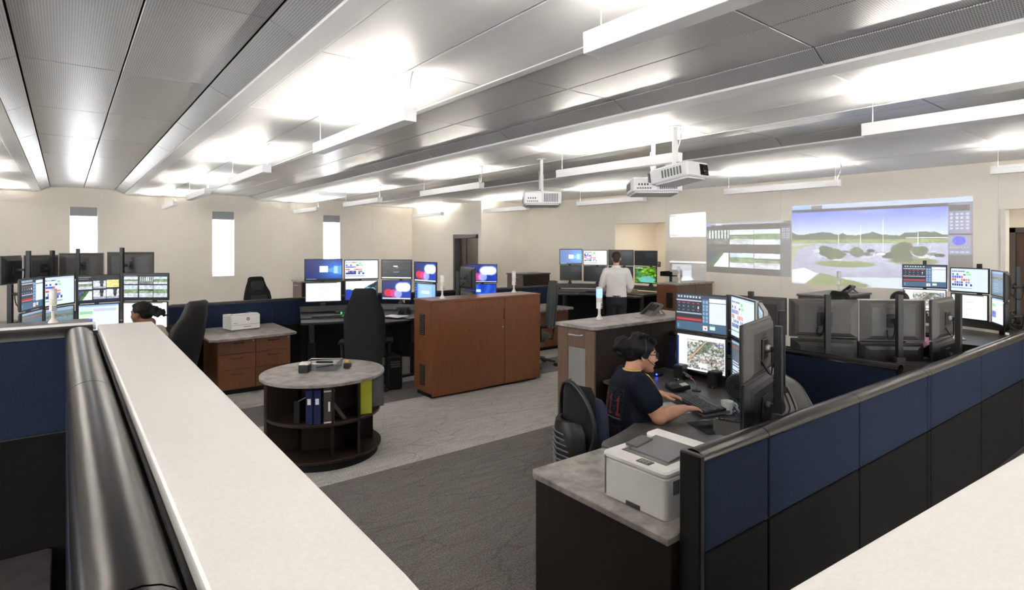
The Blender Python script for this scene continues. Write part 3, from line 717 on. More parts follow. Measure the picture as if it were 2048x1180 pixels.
# room sign in the recess
t = thing('room_sign', 'small dark sign with white lettering in the corridor recess', 'sign', (11.615, 8.83, 1.42))
yy = 8.83
MB().box(-.012, 0, -.075, .075, -.065, .065, .003).build('plate', 'steel_dark', t)
g = MB()
for i in range(7): g.box(-.0135, -.012, .048 - .0145 * i, .057 - .0145 * i, .018, .034)
g.box(-.0135, -.012, -.01, .01, -.026, -.012)
g.build('lettering', 'paper', t, smooth=False)
# baseboards
struct('baseboard_back', MB().box(XL, XS, YW - .012, YW, 0, .1), 'soft_black', 'black rubber base along the far wall', 'baseboard')
struct('baseboard_right', MB().box(XP - .012, XP, 1.9, OY0, 0, .1).box(XP - .012, XP, OY1, YB, 0, .1), 'soft_black', 'black rubber base along the projection wall', 'baseboard')

# ------------------------------------------------------------------ ceiling: slab, metal panels, fascias
BANDS = [(-4.64, -3.44), (-1.73, -.53), (1.18, 2.375), (4.06, 5.26), (6.93, XP)]
BAYS = [(-3.44, -1.73), (-.53, 1.18), (2.375, 4.06), (5.26, 6.93)]
ceil = struct('ceiling', MB().box(XL, 13, YN, 16.2, HT - .06, HT + .1), 'dark_void', 'grey perforated metal panel ceiling with stepped bands', 'ceiling')
YJ = [-4.5, -3.41, -1.72, -.03] + [1.66 + 1.69 * k for k in range(9)] + [YW]
GAP = .005
def panel_mesh(dx, dy, m):
    mb = MB().box(-dx / 2 + GAP, dx / 2 - GAP, -dy / 2 + GAP, dy / 2 - GAP, 0, .022, .003)
    me = mb.mesh('panel'); me.materials.append(MATS[m]); return me
PM = {}
def panel(x0, z0, x1, z1, y0, y1, m, nm='panel'):
    L_ = math.hypot(x1 - x0, z1 - z0); key = (round(L_, 3), round(y1 - y0, 3), m)
    if key not in PM: PM[key] = panel_mesh(L_, y1 - y0, m)
    o = link(nm, PM[key], ceil); o.location = ((x0 + x1) / 2, (y0 + y1) / 2, (z0 + z1) / 2); o.rotation_euler = (0, -math.atan2(z1 - z0, x1 - x0), 0)
    return o
far = MB()                                            # panels outside the view joined into one part
def far_panel(x0, z0, x1, z1, y0, y1):
    far.add([(x0 + GAP, y0 + GAP, z0), (x1 - GAP, y0 + GAP, z1), (x1 - GAP, y1 - GAP, z1), (x0 + GAP, y1 - GAP, z0)], [(0, 1, 2, 3)])
for r in range(len(YJ) - 1):
    y0, y1 = YJ[r], YJ[r + 1]
    for bi, (a, b) in enumerate(BAYS):
        s = .28; mid = (a + b) / 2
        cols = [(a + .115, H0 + .035, a + s, H1), (a + s, H1, mid, H1), (mid, H1, b - s, H1), (b - s, H1, b - .115, H0 + .035)]
        for c in cols:
            if y0 > -.1 and bi > 0: panel(*c, y0, y1, 'ceiling_perforated')
            else: far_panel(*c, y0, y1)
    for bi, (a, b) in enumerate(BANDS):
        mid = (a + b) / 2 if bi < 4 else 8.44
        for c in ((a + .012, mid), (mid, b - (.012 if bi < 4 else 0))):
            if y0 > -.1 and bi > 0: panel(c[0], H0, c[1], H0, y0, y1, 'ceiling_plain')
            else: far_panel(c[0], H0, c[1], H0, y0, y1)
far.build('panel_field', 'ceiling_plain', ceil, smooth=False)['kind'] = 'stuff'
for a, b in BAYS:                                     # ledge fascias beside every band
    for xx, sg in ((a, 1), (b, -1)):
        pr = [(xx - sg * .012, H0 - .004), (xx, H0 - .004), (xx + sg * .115, H0 + .022), (xx + sg * .115, H0 + .05), (xx - sg * .012, H0 + .05)]
        MB().loft([[(p[0], YN, p[1]) for p in pr], [(p[0], YW, p[1]) for p in pr]]).build('fascia', 'ceiling_plain', ceil, smooth=False)
for (x, y) in ((1.42, 7.6), (1.42, 11.0), (1.42, 14.3), (4.3, 6.3), (4.4, 12.6)):
    MB().at(T(x, y, H0)).cyl((0, 0), .045, -.008, 0, 20).build('sprinkler_cover', 'fixture_white', ceil)

# ------------------------------------------------------------------ pendant uplights
PZ0, PZ1 = 2.72, 2.813
def make_pendant(L_, label, curved=True):
    t = thing('pendant_light', label, 'light', group='suspended linear uplights')
    w = .0475
    ZC = PZ1 - .034
    b = MB().box(-w, w, 0, L_, PZ0, ZC, .002)
    b.box(-w, -w + .004, 0, L_, ZC, PZ1).box(w - .004, w, 0, L_, ZC, PZ1).box(-w, w, 0, .004, ZC, PZ1).box(-w, w, L_ - .004, L_, ZC, PZ1)
    b.build('housing', 'fixture_white', t, smooth=False)
    rr_ = [(-.009, ZC + .001), (.009, ZC + .001), (.003, PZ1 - .001), (-.003, PZ1 - .001)]      # ridge-shaped lens that throws the light sideways
    MB().loft([[(x, y, z) for x, z in rr_] for y in (.02, L_ - .02)]).build('diffuser', 'uplight', t, smooth=False)
    MB().box(-.012, .012, .018, L_ - .018, PZ1 - .0015, PZ1 + .001).build('light_block_strip', 'fixture_white', t, smooth=False)  # unseen opaque strip added to block light straight up at the ceiling
    for y in (.06, L_ - .06): MB().tube([(0, y, PZ1 - .01), (0, y, H0)], .0022, 6).build('suspension_wire', 'cord_grey', t)
    MB().tube(bez((.01, .05, PZ1 - .01), (.03, .02, PZ1 + .10), (-.05, -.06, H0 - .12), (.02, .0, H0), 10), .0045, 6).build('power_cord', 'cord_grey', t)
    MB().cyl((.01, .03), .03, H0 - .012, H0, 16).build('canopy', 'fixture_white', t)
    return t
ROWS = [(1.793, 'left row'), (4.755, 'middle row'), (8.46, 'right row'), (-1.13, 'outer left row')]
ORD = ['nearest to the camera', 'second from the camera', 'third from the camera', 'fourth from the camera', 'farthest, next to the far wall']
proto = None
for x, nm in ROWS:
    for k in range(-1, 5):
        y0 = 3.36 + 3.38 * (k - 1) if k >= 0 else -3.4
        L_ = 1.74
        if k < 0: lab = 'white suspended light of the %s, behind camera' % nm
        else: lab = 'white suspended linear light of the %s, %s' % (nm, ORD[k])
        if proto is None: o = proto = make_pendant(L_, lab)
        else: o = copy_tree(proto); o['label'] = lab
        o.location = (x - (.26 if x > 8 and k == 4 else 0), y0, 0)
# ------------------------------------------------------------------ panel partitions
def partition(name, label, p, q, zt, joints, zs, th=.09, start_post=True, end_post=False, back=True, split2=None, capm='cap_metal'):
    """fabric partition from p to q: posts, rounded cap, one fabric panel per bay and side"""
    p = Vector(p); q = Vector(q); L_ = (q - p).length; rz = math.atan2(q.y - p.y, q.x - p.x)
    t = thing(name, label, 'partition', (p.x, p.y, 0), rz)
    h = th / 2
    MB().box(0, L_, -h + .012, h - .012, .02, zt - .03).build('core', 'cap_dark', t, smooth=False)
    js = [0] + list(joints) + [L_]
    for i in range(len(js) - 1):
        a, b = js[i] + .006, js[i + 1] - .006
        for sd in ((-1, 1) if back else (-1,)):
            y0, y1 = (-h, -h + .02) if sd < 0 else (h - .02, h)
            MB().box(a, b, y0, y1, zs + .004, zt - .035, .004).build('fabric_panel', 'navy_fabric', t)
            MB().box(a, b, y0, y1, .08, zs - .004, .004).build('base_panel', 'black_fabric', t)
        n = 9; pr = [(-h - .004, zt - .034)] + [(-(h + .004) * math.cos(PI * k / n), zt - .03 + .034 * math.sin(PI * k / n)) for k in range(n + 1)] + [(h + .004, zt - .034)]
        MB().loft([[(x, y, z) for y, z in pr] for x in (js[i] + (.002 if i else 0), js[i + 1] - .002)]).build('cap', capm, t, angle=50)
    if start_post: MB().box(-.03, .004, -h - .004, h + .004, 0, zt - .004, .006).build('end_post', 'cap_dark', t)
    if end_post: MB().box(L_ - .004, L_ + .03, -h - .004, h + .004, 0, zt - .004, .006).build('end_post', 'cap_dark', t)
    return t
pr_ = partition('partition_wall', 'low navy and black panel partition with metal cap in the right foreground', (1.96, 1.318), (9.4, 1.135), 1.085, [.48, 1.41, 2.43, 2.49, 3.58, 4.78, 5.9, 6.8], .69)
partition('partition_wall', 'navy partition standing between the two right-hand workstations', (4.50, 1.40), (4.56, 3.32), 1.075, [1.0], .69, start_post=False)
partition('partition_wall', 'long navy partition across the room behind the white desk printer', (1.05, 8.91), (4.55, 8.91), 1.088, [1.39, 2.6], .69, capm='cap_dark')
partition('partition_wall', 'navy partition behind the reddish brown storage cabinet', (4.62, 8.75), (7.7, 8.56), 1.085, [1.2, 2.4], .69, capm='cap_dark')
partition('partition_wall', 'dark partition at the left edge beyond the striped tower lamp', (-2.6, 7.6), (-.75, 7.6), 1.1, [.9], .69, capm='cap_dark')
# tall partition with ledge close to the camera
partition('partition_wall', 'tall navy partition with wide rounded metal cap in the left foreground', (.053, -.35), (.043, 2.80), 1.575, [.985, 2.02], 1.17, start_post=True, th=.082)
partition('partition_wall', 'tall navy and black partition crossing behind the left foreground partition', (-2.0, 2.845), (.09, 2.845), 1.575, [1.0], 1.175, start_post=False, capm='cap_dark')
partition('partition_wall', 'tall partition under the white ledge in the right foreground', (.35, .12), (2.6, -.08), 1.55, [1.1], 1.17)

def ledge(label, poly_, z=1.58):
    t = thing('counter_ledge', label, 'counter', (0, 0, 0))
    MB().prism(poly_, z - .028, z, .003).build('top', 'cream_stone', t)
    xs = [p[0] for p in poly_]; ys = [p[1] for p in poly_]
    return t
t = ledge('long cream stone ledge running away from the camera in the left foreground', [(.104, .30), (.252, .30), (.262, .50), (.288, 2.70), (.288, 2.80), (.103, 2.82), (.103, 2.4)])
for yy in (.6, 1.7, 2.6): MB().box(.125, .2, yy, yy + .03, 1.45, 1.552, .003).build('bracket', 'cap_dark', t)
MB().box(.098, .124, .3, 2.80, 1.47, 1.551, .002).build('filler_strip', 'cap_dark', t)
t = ledge('thin cream stone ledge on top of the crossing partition at the left edge', [(-2.0, 2.889), (.10, 2.889), (.10, 2.937), (-2.0, 2.937)], 1.58)
for xx in (-1.6, -.8, -.1): MB().box(xx, xx + .03, 2.889, 2.93, 1.45, 1.552, .003).build('bracket', 'cap_dark', t)
t = ledge('cream stone ledge filling the bottom right corner', [(.30, .05), (.30, .276), (.524, .256), (1.167, .198), (2.7, .06), (2.7, -.17)])
for xx in (.7, 1.8): MB().box(xx, xx + .03, -.05, .1, 1.45, 1.552, .003).build('bracket', 'cap_dark', t)
# desk top inside the left cubicle
t = thing('cubicle_desk', 'dark grey laminate desk top at the bottom left corner', 'desk', (0, 0, 0))
MB().prism(rrect(-1.8, -.038, 1.6, 2.798, .02), .712, .742, .003).build('worktop', 'dark_laminate', t)
for x, y in ((-1.7, 1.7), (-1.7, 2.7), (-.12, 1.7), (-.12, 2.7)): MB().box(x - .03, x + .03, y - .03, y + .03, 0, .712, .003).build('leg', 'black_plastic', t)

# ------------------------------------------------------------------ storage
def handle_bar(parent, m, x0, x1, y, z, out=-.03, r=.006, name='handle'):
    return MB().tube([(x0, y, z), (x0, y + out, z), (x1, y + out, z), (x1, y, z)], r, 8).build(name, m, parent)
# tall brown double-door cabinet in the middle
t = thing('storage_cabinet', 'reddish brown two-door storage cabinet in the middle of the room', 'cabinet', (3.53, 6.055, 0))
W_, D_, Z_ = 1.76, .455, 1.215
MB().box(.0, W_, .022, D_, .06, Z_ - .025, .003).build('body', 'cherry', t)
MB().box(.03, W_ - .03, .06, D_ - .03, 0, .06).build('plinth', 'soft_black', t, smooth=False)
MB().box(-.006, W_ + .006, -.004, D_ + .006, Z_ - .024, Z_, .003).build('top', 'cherry_top', t)
d = MB().box(.004, 1.122, 0, .02, .03, Z_ - .028, .002).build('door', 'cherry', t)
MB().tube([(1.09, -.002, 1.05), (1.09, -.03, 1.05), (1.09, -.03, .915), (1.09, -.002, .915)], .007).build('handle', 'black_plastic', d)
MB().at(T(1.09, 0, .80, rx=PI / 2)).cyl((0, 0), .011, 0, .006, 14).build('lock', 'silver', d)
d = MB().box(1.128, W_ - .004, 0, .02, .03, Z_ - .028, .002).build('door', 'cherry', t)
for z in (1.02, .25): MB().box(W_ - .004, W_ + .012, -.004, .03, z - .025, z + .025, .003).build('hinge', 'silver', d)
for z in (.90, .27):
    v = MB().box(-.004, .002, .18, .305, z - .13, z + .13, .002).build('vent', 'soft_black', t)
    for k in range(11): MB().box(-.007, -.004, .19, .295, z - .115 + k * .023, z - .105 + k * .023).build('slat', 'charcoal_plastic', v, smooth=False)

def drawer_unit(name, label, loc, W, D, cols, rows, zt=.71, rz=0, m='cherry'):
    t = thing(name, label, 'cabinet', loc, rz)
    MB().box(0, W, .022, D, .06, zt, .003).build('body', m, t)
    MB().box(.02, W - .02, .05, D, 0, .06).build('plinth', 'soft_black', t, smooth=False)
    cw = W / cols
    for i in range(cols):
        z = zt - .005
        for k, hh in enumerate(rows):
            o = MB().box(i * cw + .004, (i + 1) * cw - .004, 0, .02, z - hh + .004, z - .002, .002).build('drawer', m, t)
            handle_bar(o, 'black_plastic', i * cw + cw / 2 - .065, i * cw + cw / 2 + .065, 0, z - .05, -.028, .005)
            z -= hh
        MB().at(T((i + 1) * cw - .03, 0, zt - .04, rx=PI / 2)).cyl((0, 0), .008, 0, .004, 12).build('lock', 'silver', t)
    return t
drawer_unit('drawer_cabinet', 'reddish brown six-drawer cabinet under the white desk printer', (1.50, 7.82, 0), .88, .95, 2, (.19, .20, .25))
t = thing('cabinet_worktop', 'grey stone-look worktop that carries the white desk printer', 'worktop', (0, 0, .715))
MB().prism([(1.37, 7.66), (1.45, 7.60), (2.38, 7.68), (2.43, 7.72), (2.43, 8.80), (1.37, 8.80)], 0, .03, .004).build('slab', 'stone_laminate', t)
drawer_unit('drawer_cabinet', 'reddish brown drawer cabinet under grey top behind the tall grey chair', (6.15, 7.62, 0), 1.2, .8, 3, (.19, .20, .25))
t = thing('cabinet_worktop', 'grey stone-look worktop of the drawer cabinet near the standing man', 'worktop', (0, 0, .715))
MB().prism([(6.1, 7.55), (7.36, 7.50), (7.44, 7.58), (7.44, 8.40), (6.1, 8.40)], 0, .03, .004).build('slab', 'stone_laminate', t)

def tower(label, x0, x1, y0, y1, zt=1.2, front='walnut', side='espresso', top='stone_laminate', vent=False, panel_=False, loc_handle=True, cham=.06):
    """tall pull-out storage whose narrow front faces -x"""
    t = thing('storage_tower', label, 'cabinet', (x0, y0, 0))
    W, D = x1 - x0, y1 - y0
    MB().box(.02, W, 0, D, .06, zt - .032, .003).build('body', side, t)
    MB().box(.05, W - .02, .02, D - .02, 0, .06).build('plinth', 'soft_black', t, smooth=False)
    MB().prism([(-.02, D + .01), (-.02, -.015 + cham), (-.02 + cham, -.015), (W + .02, -.015), (W + .02, D + .01)], zt - .03, zt, .004).build('top', top, t)
    if panel_:
        d = MB()
        for y_0, y_1, z0, z1 in ((0, .11, .07, zt - .036), (D - .13, D, .07, zt - .036), (.11, D - .13, zt - .20, zt - .036), (.11, D - .13, .07, .16)): d.box(0, .02, y_0, y_1, z0, z1, .002)
        d = d.build('door', front, t)
        MB().box(.008, .016, .11, D - .13, .16, zt - .20).build('inset_panel', 'frosted', d, smooth=False)
        MB().tube([(0, D * .30, zt - .085), (-.03, D * .34, zt - .09), (-.03, D * .62, zt - .09), (0, D * .66, zt - .085)], .008).build('handle', 'silver', d)
        MB().box(.0065, .0085, D * .42, D * .55, .34, .40).build('label_card', 'led_label' if 'led_label' in MATS else 'paper', d, smooth=False)
    else:
        d = MB().box(0, .02, .003, D - .003, .07, zt - .036, .002).build('door', front, t)
        if loc_handle: MB().tube([(0, D * .30, zt - .085), (-.03, D * .34, zt - .09), (-.03, D * .62, zt - .09), (0, D * .66, zt - .085)], .008).build('handle', 'silver', d)
        if vent:
            v = MB().box(-.004, .001, D * .22, D * .52, zt - .45, zt - .17, .002).build('vent', 'soft_black', d)
    MB().box(.5 * W - .002, .5 * W + .002, -.002, .001, .07, zt - .035).build('seam', 'soft_black', t, smooth=False)
    return t
mat('led_label', (0.55, 0.70, 0.92), 0.5)
tower('walnut pull-out storage tower with grey top beside the woman in the dark T-shirt', 3.53, 5.05, 3.345, 3.80, panel_=True)
tower('storage tower with dark grey top under the unlit lamp at the left edge', -1.7, .16, 6.25, 6.74, top='dark_laminate', cham=.10)
tower('reddish brown storage tower with vent to the right of the standing man', 8.63, 9.75, 6.15, 6.6, front='cherry', side='walnut', vent=True, loc_handle=False)
tower('dark storage tower below the large projected parking lot', 8.27, 9.30, 3.28, 3.85, side='espresso', top='dark_laminate')
tower('brown storage tower in the far corner left of the standing man', 8.45, 9.3, 10.3, 10.9, zt=1.22, top='dark_laminate')
tower('brown storage tower half hidden behind the central monitors', 3.42, 4.5, 10.6, 11.1, zt=1.235, front='walnut')

# printer stand in the foreground
t = thing('printer_stand', 'dark brown cabinet with grey stone-look top that carries the foreground printer', 'cabinet', (0, 0, 0))
MB().box(1.905, 2.42, 1.375, 2.19, .05, .708, .002).build('body', 'espresso', t)
MB().box(1.89, 1.907, 1.375, 2.20, .05, .708, .002).build('end_panel', 'espresso', t)
MB().box(1.93, 2.40, 1.40, 2.16, 0, .05).build('plinth', 'soft_black', t, smooth=False)
MB().box(1.905, 2.41, 2.19, 2.208, .06, .70, .002).build('drawer', 'walnut', t)
MB().prism([(1.862, 1.37), (1.872, 2.20), (1.90, 2.235), (2.40, 2.225), (2.44, 2.18), (2.44, 1.37)], .71, .742, .004).build('top', 'stone_laminate', t)

# round open bookcase
def sector(cx, r0, r1, a0, a1, n=16):
    return [(r1 * math.cos(a0 + (a1 - a0) * i / n), r1 * math.sin(a0 + (a1 - a0) * i / n)) for i in range(n + 1)]
BCX, BCY, BR = 1.865, 5.16, .515
t = thing('round_bookcase', 'dark round bookcase with grey stone-look top in the aisle', 'bookcase', (BCX, BCY, 0), 0)
circ = lambda r, n=56: [(r * math.cos(2 * PI * i / n), r * math.sin(2 * PI * i / n)) for i in range(n)]
MB().prism(circ(.545), .715, .742, .004).build('top', 'stone_laminate', t)
MB().prism(circ(BR - .03), 0, .065).build('plinth', 'soft_black', t)
MB().prism(circ(BR), .065, .09, .003).build('bottom_shelf', 'espresso', t)
MB().prism(circ(BR - .01), .375, .40, .003).build('middle_shelf', 'espresso', t)
SH = .715
def wallp(x0, y0, x1, y1, th=.022, z0=.09, z1=SH, nm='divider'):
    d = Vector((x1 - x0, y1 - y0)); n = Vector((-d.y, d.x)).normalized() * th / 2
    return MB().prism([(x0 + n.x, y0 + n.y), (x0 - n.x, y0 - n.y), (x1 - n.x, y1 - n.y), (x1 + n.x, y1 + n.y)], z0, z1, .002).build(nm, 'espresso', t)
# camera-facing direction is about (-0.35,-0.94); square core with pinwheel dividers
bd = math.radians(250)
def bp(r, a): return (r * math.cos(a), r * math.sin(a))
cor = [bp(.24, bd + math.radians(x)) for x in (45, 135, 225, 315)]
for i in range(4): wallp(*cor[i], *cor[(i + 1) % 4], nm='core_panel')
RT_, TW_ = Vector((-math.sin(bd), math.cos(bd))), Vector((math.cos(bd), math.sin(bd)))
for o_, w_ in ((.075, .495), (.295, .405)):
    p_ = RT_ * o_ + TW_ * w_; q_ = RT_ * o_ + TW_ * -.05; wallp(p_.x, p_.y, q_.x, q_.y)
q0, q1 = RT_ * -.14 + TW_ * .02, RT_ * .44 + TW_ * .02; wallp(q0.x, q0.y, q1.x, q1.y, nm='back_panel')
for i, aa in enumerate((135, 196, 292)): wallp(*bp(.235, bd + math.radians(aa)), *bp(BR - .012, bd + math.radians(aa)))
for a0, a1 in ((200, 290),):
    n = 14; pts = [bp(BR - .012, bd + math.radians(a0 + (a1 - a0) * i / n)) for i in range(n + 1)]; pin = [bp(BR - .03, bd + math.radians(a0 + (a1 - a0) * i / n)) for i in range(n + 1)]
    MB().prism(pts + pin[::-1], .09, SH).build('curved_panel', 'espresso', t)

# things in the bookcase
def upright(name, label, cat, m, ang, r, w, dpt, h, z=.401, tilt=0, group=None):
    """book or binder standing radially, spine outwards"""
    a = bd + math.radians(ang); x, y = BCX + r * math.cos(a), BCY + r * math.sin(a)
    t = thing(name, label, cat, (x, y, z), a + PI / 2, group)
    t.rotation_euler = (0, tilt, a + PI / 2)
    c = MB().box(-w / 2, w / 2, 0, .012, 0, h, .004).box(-w / 2, -w / 2 + .004, 0, dpt, 0, h, .001).box(w / 2 - .004, w / 2, 0, dpt, 0, h, .001)
    c.build('cover', m, t)
    MB().box(-w / 2 + .006, w / 2 - .006, .014, dpt - .01, .008, h - .012).build('pages', 'paper', t, smooth=False)
    return t
for k, (ang, lab) in enumerate(((-13.5, 'navy ring binder with white spine label, left one on the round bookcase'), (-5.8, 'navy ring binder with white spine label, right one on the round bookcase'))):
    b_ = upright('ring_binder', lab, 'binder', 'binder_navy', ang, .485, .055, .22, .285)
    MB().box(-.014, .014, -.0015, .0005, .165, .215).build('spine_label', 'paper', b_, smooth=False)
b_ = upright('file_box', 'wide grey file box with cream bands beside the navy binders', 'file box', 'binder_grey', 5.5, .485, .085, .22, .285)
for z0, z1 in ((.0, .015), (.262, .276)): MB().box(-.044, .044, -.003, .0, z0 + .002, z1).build('band', 'ivory_plastic', b_, smooth=False)
MB().box(-.008, .008, -.0015, .0005, .10, .18).build('spine_label', 'paper', b_, smooth=False)
b_ = upright('book', 'thin dark book in the shadow left of the navy binders', 'book', 'soft_black', -27, .47, .05, .20, .19)
b_ = upright('tablet_case', 'dark flat case leaning diagonally in the round bookcase', 'case', 'charcoal_plastic', 24, .44, .03, .22, .28, tilt=-.62)
t2 = thing('paper_folder', 'lime yellow folder standing at the right of the round bookcase', 'folder', (BCX + (RT_ * .365 + TW_ * .30).x, BCY + (RT_ * .365 + TW_ * .30).y, .401), bd + math.radians(6) + PI / 2)
MB().box(-.055, .045, 0, .012, 0, .305, .002).build('cover', 'paper_lime', t2)
MB().box(-.05, .04, .012, .10, .003, .30).build('pages', 'paper', t2, smooth=False)
t2 = thing('brochure_holder', 'smoked acrylic holder beside the lime folder', 'holder', (BCX + (RT_ * .475 + TW_ * .10).x, BCY + (RT_ * .475 + TW_ * .10).y, .401), bd + math.radians(24) + PI / 2)
MB().box(-.075, .065, -.004, .0, 0, .30).box(-.075, .065, .05, .054, 0, .30).box(-.075, -.071, 0, .05, 0, .30).box(.061, .065, 0, .05, 0, .30).box(-.075, .065, -.004, .054, 0, .004).build('sleeve', 'smoke_acrylic', t2, smooth=False)
MB().box(-.06, .05, .01, .035, .006, .27).build('brochure', 'binder_grey', t2, smooth=False)
# on top of the bookcase: wire tray, label holder, tape dispenser, stapler
tz = .743
t2 = thing('wire_tray', 'black wire mesh paper tray on the round bookcase', 'tray', (1.91, 5.28, tz), -.62)
for x0, y0, x1, y1 in ((-.15, -.12, .15, -.12), (.15, -.12, .15, .12), (.15, .12, -.15, .12), (-.15, .12, -.15, -.12)):
    MB().tube([(x0, y0, .065), (x1, y1, .065)], .004).build('rim', 'chrome', t2)
    MB().tube([(x0 * .94, y0 * .94, .004), (x1 * .94, y1 * .94, .004)], .003).build('base_wire', 'grey_plastic', t2)
mesh_ = MB()
for k in range(25):
    u = -.15 + .3 * k / 24
    for y in (-.12, .12): mesh_.tube([(u, y, .065), (u * .94, y * .94, .004)], .0009, 4)
for k in range(20):
    u = -.12 + .24 * k / 19
    for x in (-.15, .15): mesh_.tube([(x, u, .065), (x * .94, u * .94, .004)], .0009, 4)
for k in range(19): mesh_.tube([(-.141, -.113 + .226 * k / 18, .004), (.141, -.113 + .226 * k / 18, .004)], .0009, 4)
mesh_.build('mesh', 'grey_plastic', t2)['kind'] = 'stuff'
t2 = thing('stapler', 'black stapler lying in the wire tray', 'stapler', (1.93, 5.30, tz + .008), .1)
MB().box(-.08, .08, -.018, .018, 0, .012, .004).build('base', 'black_plastic', t2)
MB().at(T(.06, 0, .012, ry=.16)).box(-.15, .015, -.016, .016, .004, .03, .007).build('arm', 'black_plastic', t2)
t2 = thing('note_dispenser', 'black note dispenser with white notes left of the wire tray', 'dispenser', (1.715, 5.22, tz), -.62)
MB().box(-.045, .045, -.045, .045, 0, .07, .006).build('base', 'black_plastic', t2)
MB().box(-.04, .04, -.04, .04, .07, .088, .002).build('notes', 'paper', t2)
t2 = thing('tape_dispenser', 'small black dispenser with gold top right of the wire tray', 'dispenser', (2.085, 5.14, tz), -.62)
MB().box(-.03, .03, -.04, .04, 0, .055, .008).build('base', 'black_plastic', t2)
MB().at(T(0, .0, .055, ry=PI / 2)).cyl((0, 0), .024, -.015, .015, 20).build('tape_roll', 'gold', t2)

# ------------------------------------------------------------------ status lamps
def status_lamp(label, x, y, z, lit=False):
    t = thing('status_lamp', label, 'lamp', (x, y, z), 0.3, 'status tower lamps')
    MB().lathe((0, 0, 0), [(.036, 0), (.036, .006), (.026, .022), (.015, .040), (.0135, .05)]).build('base', 'ivory_plastic', t)
    MB().lathe((0, 0, 0), [(.0125, .05), (.0125, .105)]).build('stem', 'ivory_plastic', t)
    MB().prism(rrect(-.024, .024, -.024, .024, .012), .105, .165, .003).build('label_block', 'white_plastic', t)
    g = MB()
    for i in range(4):
        for j in range(3): g.box(-.014 + .010 * i, -.007 + .010 * i, -.0252, -.0238, .113 + .015 * j, .122 + .015 * j)
    g.build('label_print', 'grey_plastic', t, smooth=False)['kind'] = 'stuff'
    MB().lathe((0, 0, 0), [(.026, .165), (.028, .170), (.028, .205), (.026, .209)]).build('lower_segment', 'ivory_plastic', t)
    MB().lathe((0, 0, 0), [(.0265, .209), (.029, .213), (.029, .285), (.027, .290)]).build('light_segment', 'lamp_blue' if lit else 'white_plastic', t)
    MB().lathe((0, 0, 0), [(.029, .290), (.029, .303), (.022, .307)]).build('cap', 'ivory_plastic', t)
    return t
status_lamp('unlit white tower lamp on the dark counter at the left edge', -.085, 6.56, 1.2)
status_lamp('unlit white tower lamp on the left end of the brown cabinet', 3.80, 6.26, 1.215)
status_lamp('unlit white tower lamp on the right end of the brown cabinet', 5.10, 6.42, 1.215)
status_lamp('tower lamp glowing blue on the grey counter beside the desk phone', 3.93, 3.66, 1.2, True)
status_lamp('unlit white tower lamp on the tower right of the standing man', 8.85, 6.27, 1.2)
status_lamp('unlit tower lamp in front of the large projected parking lot', 9.13, 3.64, 1.2)

# ------------------------------------------------------------------ printers
t = thing('laser_printer', 'white laser printer on the grey counter in the right foreground', 'printer', (1.965, 1.455, .742))
LX, LY = .40, .355
MB().prism(rrect(0, LX, 0, LY, .022), .0, .175, .004).build('body', 'white_plastic', t)
MB().prism(rrect(-.002, LX + .002, -.002, LY + .002, .024), .176, .205, .008).build('lid', 'white_plastic', t)
MB().prism([(.07, .05), (.30, .05), (.34, .10), (.34, .27), (.30, .30), (.07, .30)], .2055, .208).build('output_well', 'grey_plastic', t)
MB().at(T(.10, .17, .207, ry=-.10)).box(0, .20, -.11, .11, 0, .006, .002).build('paper_tray', 'grille_grey', t)
MB().box(.30, .395, .01, LY - .01, .205, .232, .01).build('rear_cover', 'white_plastic', t)
MB().at(T(.12, .275, .21, ry=-.12)).box(0, .12, -.025, .045, 0, .012, .003).build('paper_stop', 'charcoal_plastic', t)
MB().box(.012, .055, .10, .17, .205, .208, .001).build('control_panel', 'charcoal_plastic', t)
g = MB()
for i in range(3):
    for j in range(2): g.box(.018 + .014 * j, .026 + .014 * j, .112 + .018 * i, .122 + .018 * i, .208, .2095)
g.build('buttons', 'silver', t, smooth=False)['kind'] = 'stuff'
MB().box(-.003, .002, LY - .022, LY - .016, .01, .19).build('seam', 'grille_grey', t, smooth=False)
MB().box(-.003, .01, .135, .215, .0, .022, .002).build('tray_grip', 'charcoal_plastic', t)
g = MB()
for k in range(5): g.box(.05 + .014 * k, .058 + .014 * k, -.0025, .002, .10, .16)
g.build('side_vent', 'grille_grey', t, smooth=False)['kind'] = 'stuff'
MB().box(.12, .38, -.003, .001, .05, .054).build('side_seam', 'grille_grey', t, smooth=False)

t = thing('laser_printer', 'small white laser printer with round logo on the six-drawer cabinet', 'printer', (1.74, 8.24, .746), .17)
MB().prism(rrect(0, .385, 0, .30, .015), .012, .205, .006).build('body', 'white_plastic', t)
MB().prism(rrect(.09, .30, .09, .27, .01), .2055, .208).build('output_well', 'soft_black', t)
MB().box(.02, .365, .0, .09, .205, .222, .008).build('front_cover', 'white_plastic', t)
MB().box(.305, .375, .13, .28, .205, .215, .003).build('control_panel', 'black_plastic', t)
MB().box(.005, .38, -.0025, .001, .075, .078).build('tray_seam', 'grille_grey', t, smooth=False)
MB().box(.16, .26, -.004, .001, .045, .052, .001).build('tray_grip', 'grille_grey', t)
for k in (.02, .34): MB().box(k, k + .03, .02, .26, 0, .014).build('foot', 'grey_plastic', t, smooth=False)
lg = MB().at(T(.22, -.001, .15, rx=PI / 2)); lg.cyl((0, 0), .022, 0, .0025, 24); lg.build('logo_disc', 'grey_plastic', t)
lg = MB().at(T(.22, -.0035, .15, rx=PI / 2))
lg.box(-.011, -.008, -.010, .012, 0, .001).box(-.008, -.002, .001, .004, 0, .001).box(-.003, 0, -.010, .003, 0, .001).box(.002, .005, -.014, .005, 0, .001).box(.005, .011, .002, .005, 0, .001).box(.009, .012, -.008, .004, 0, .001)
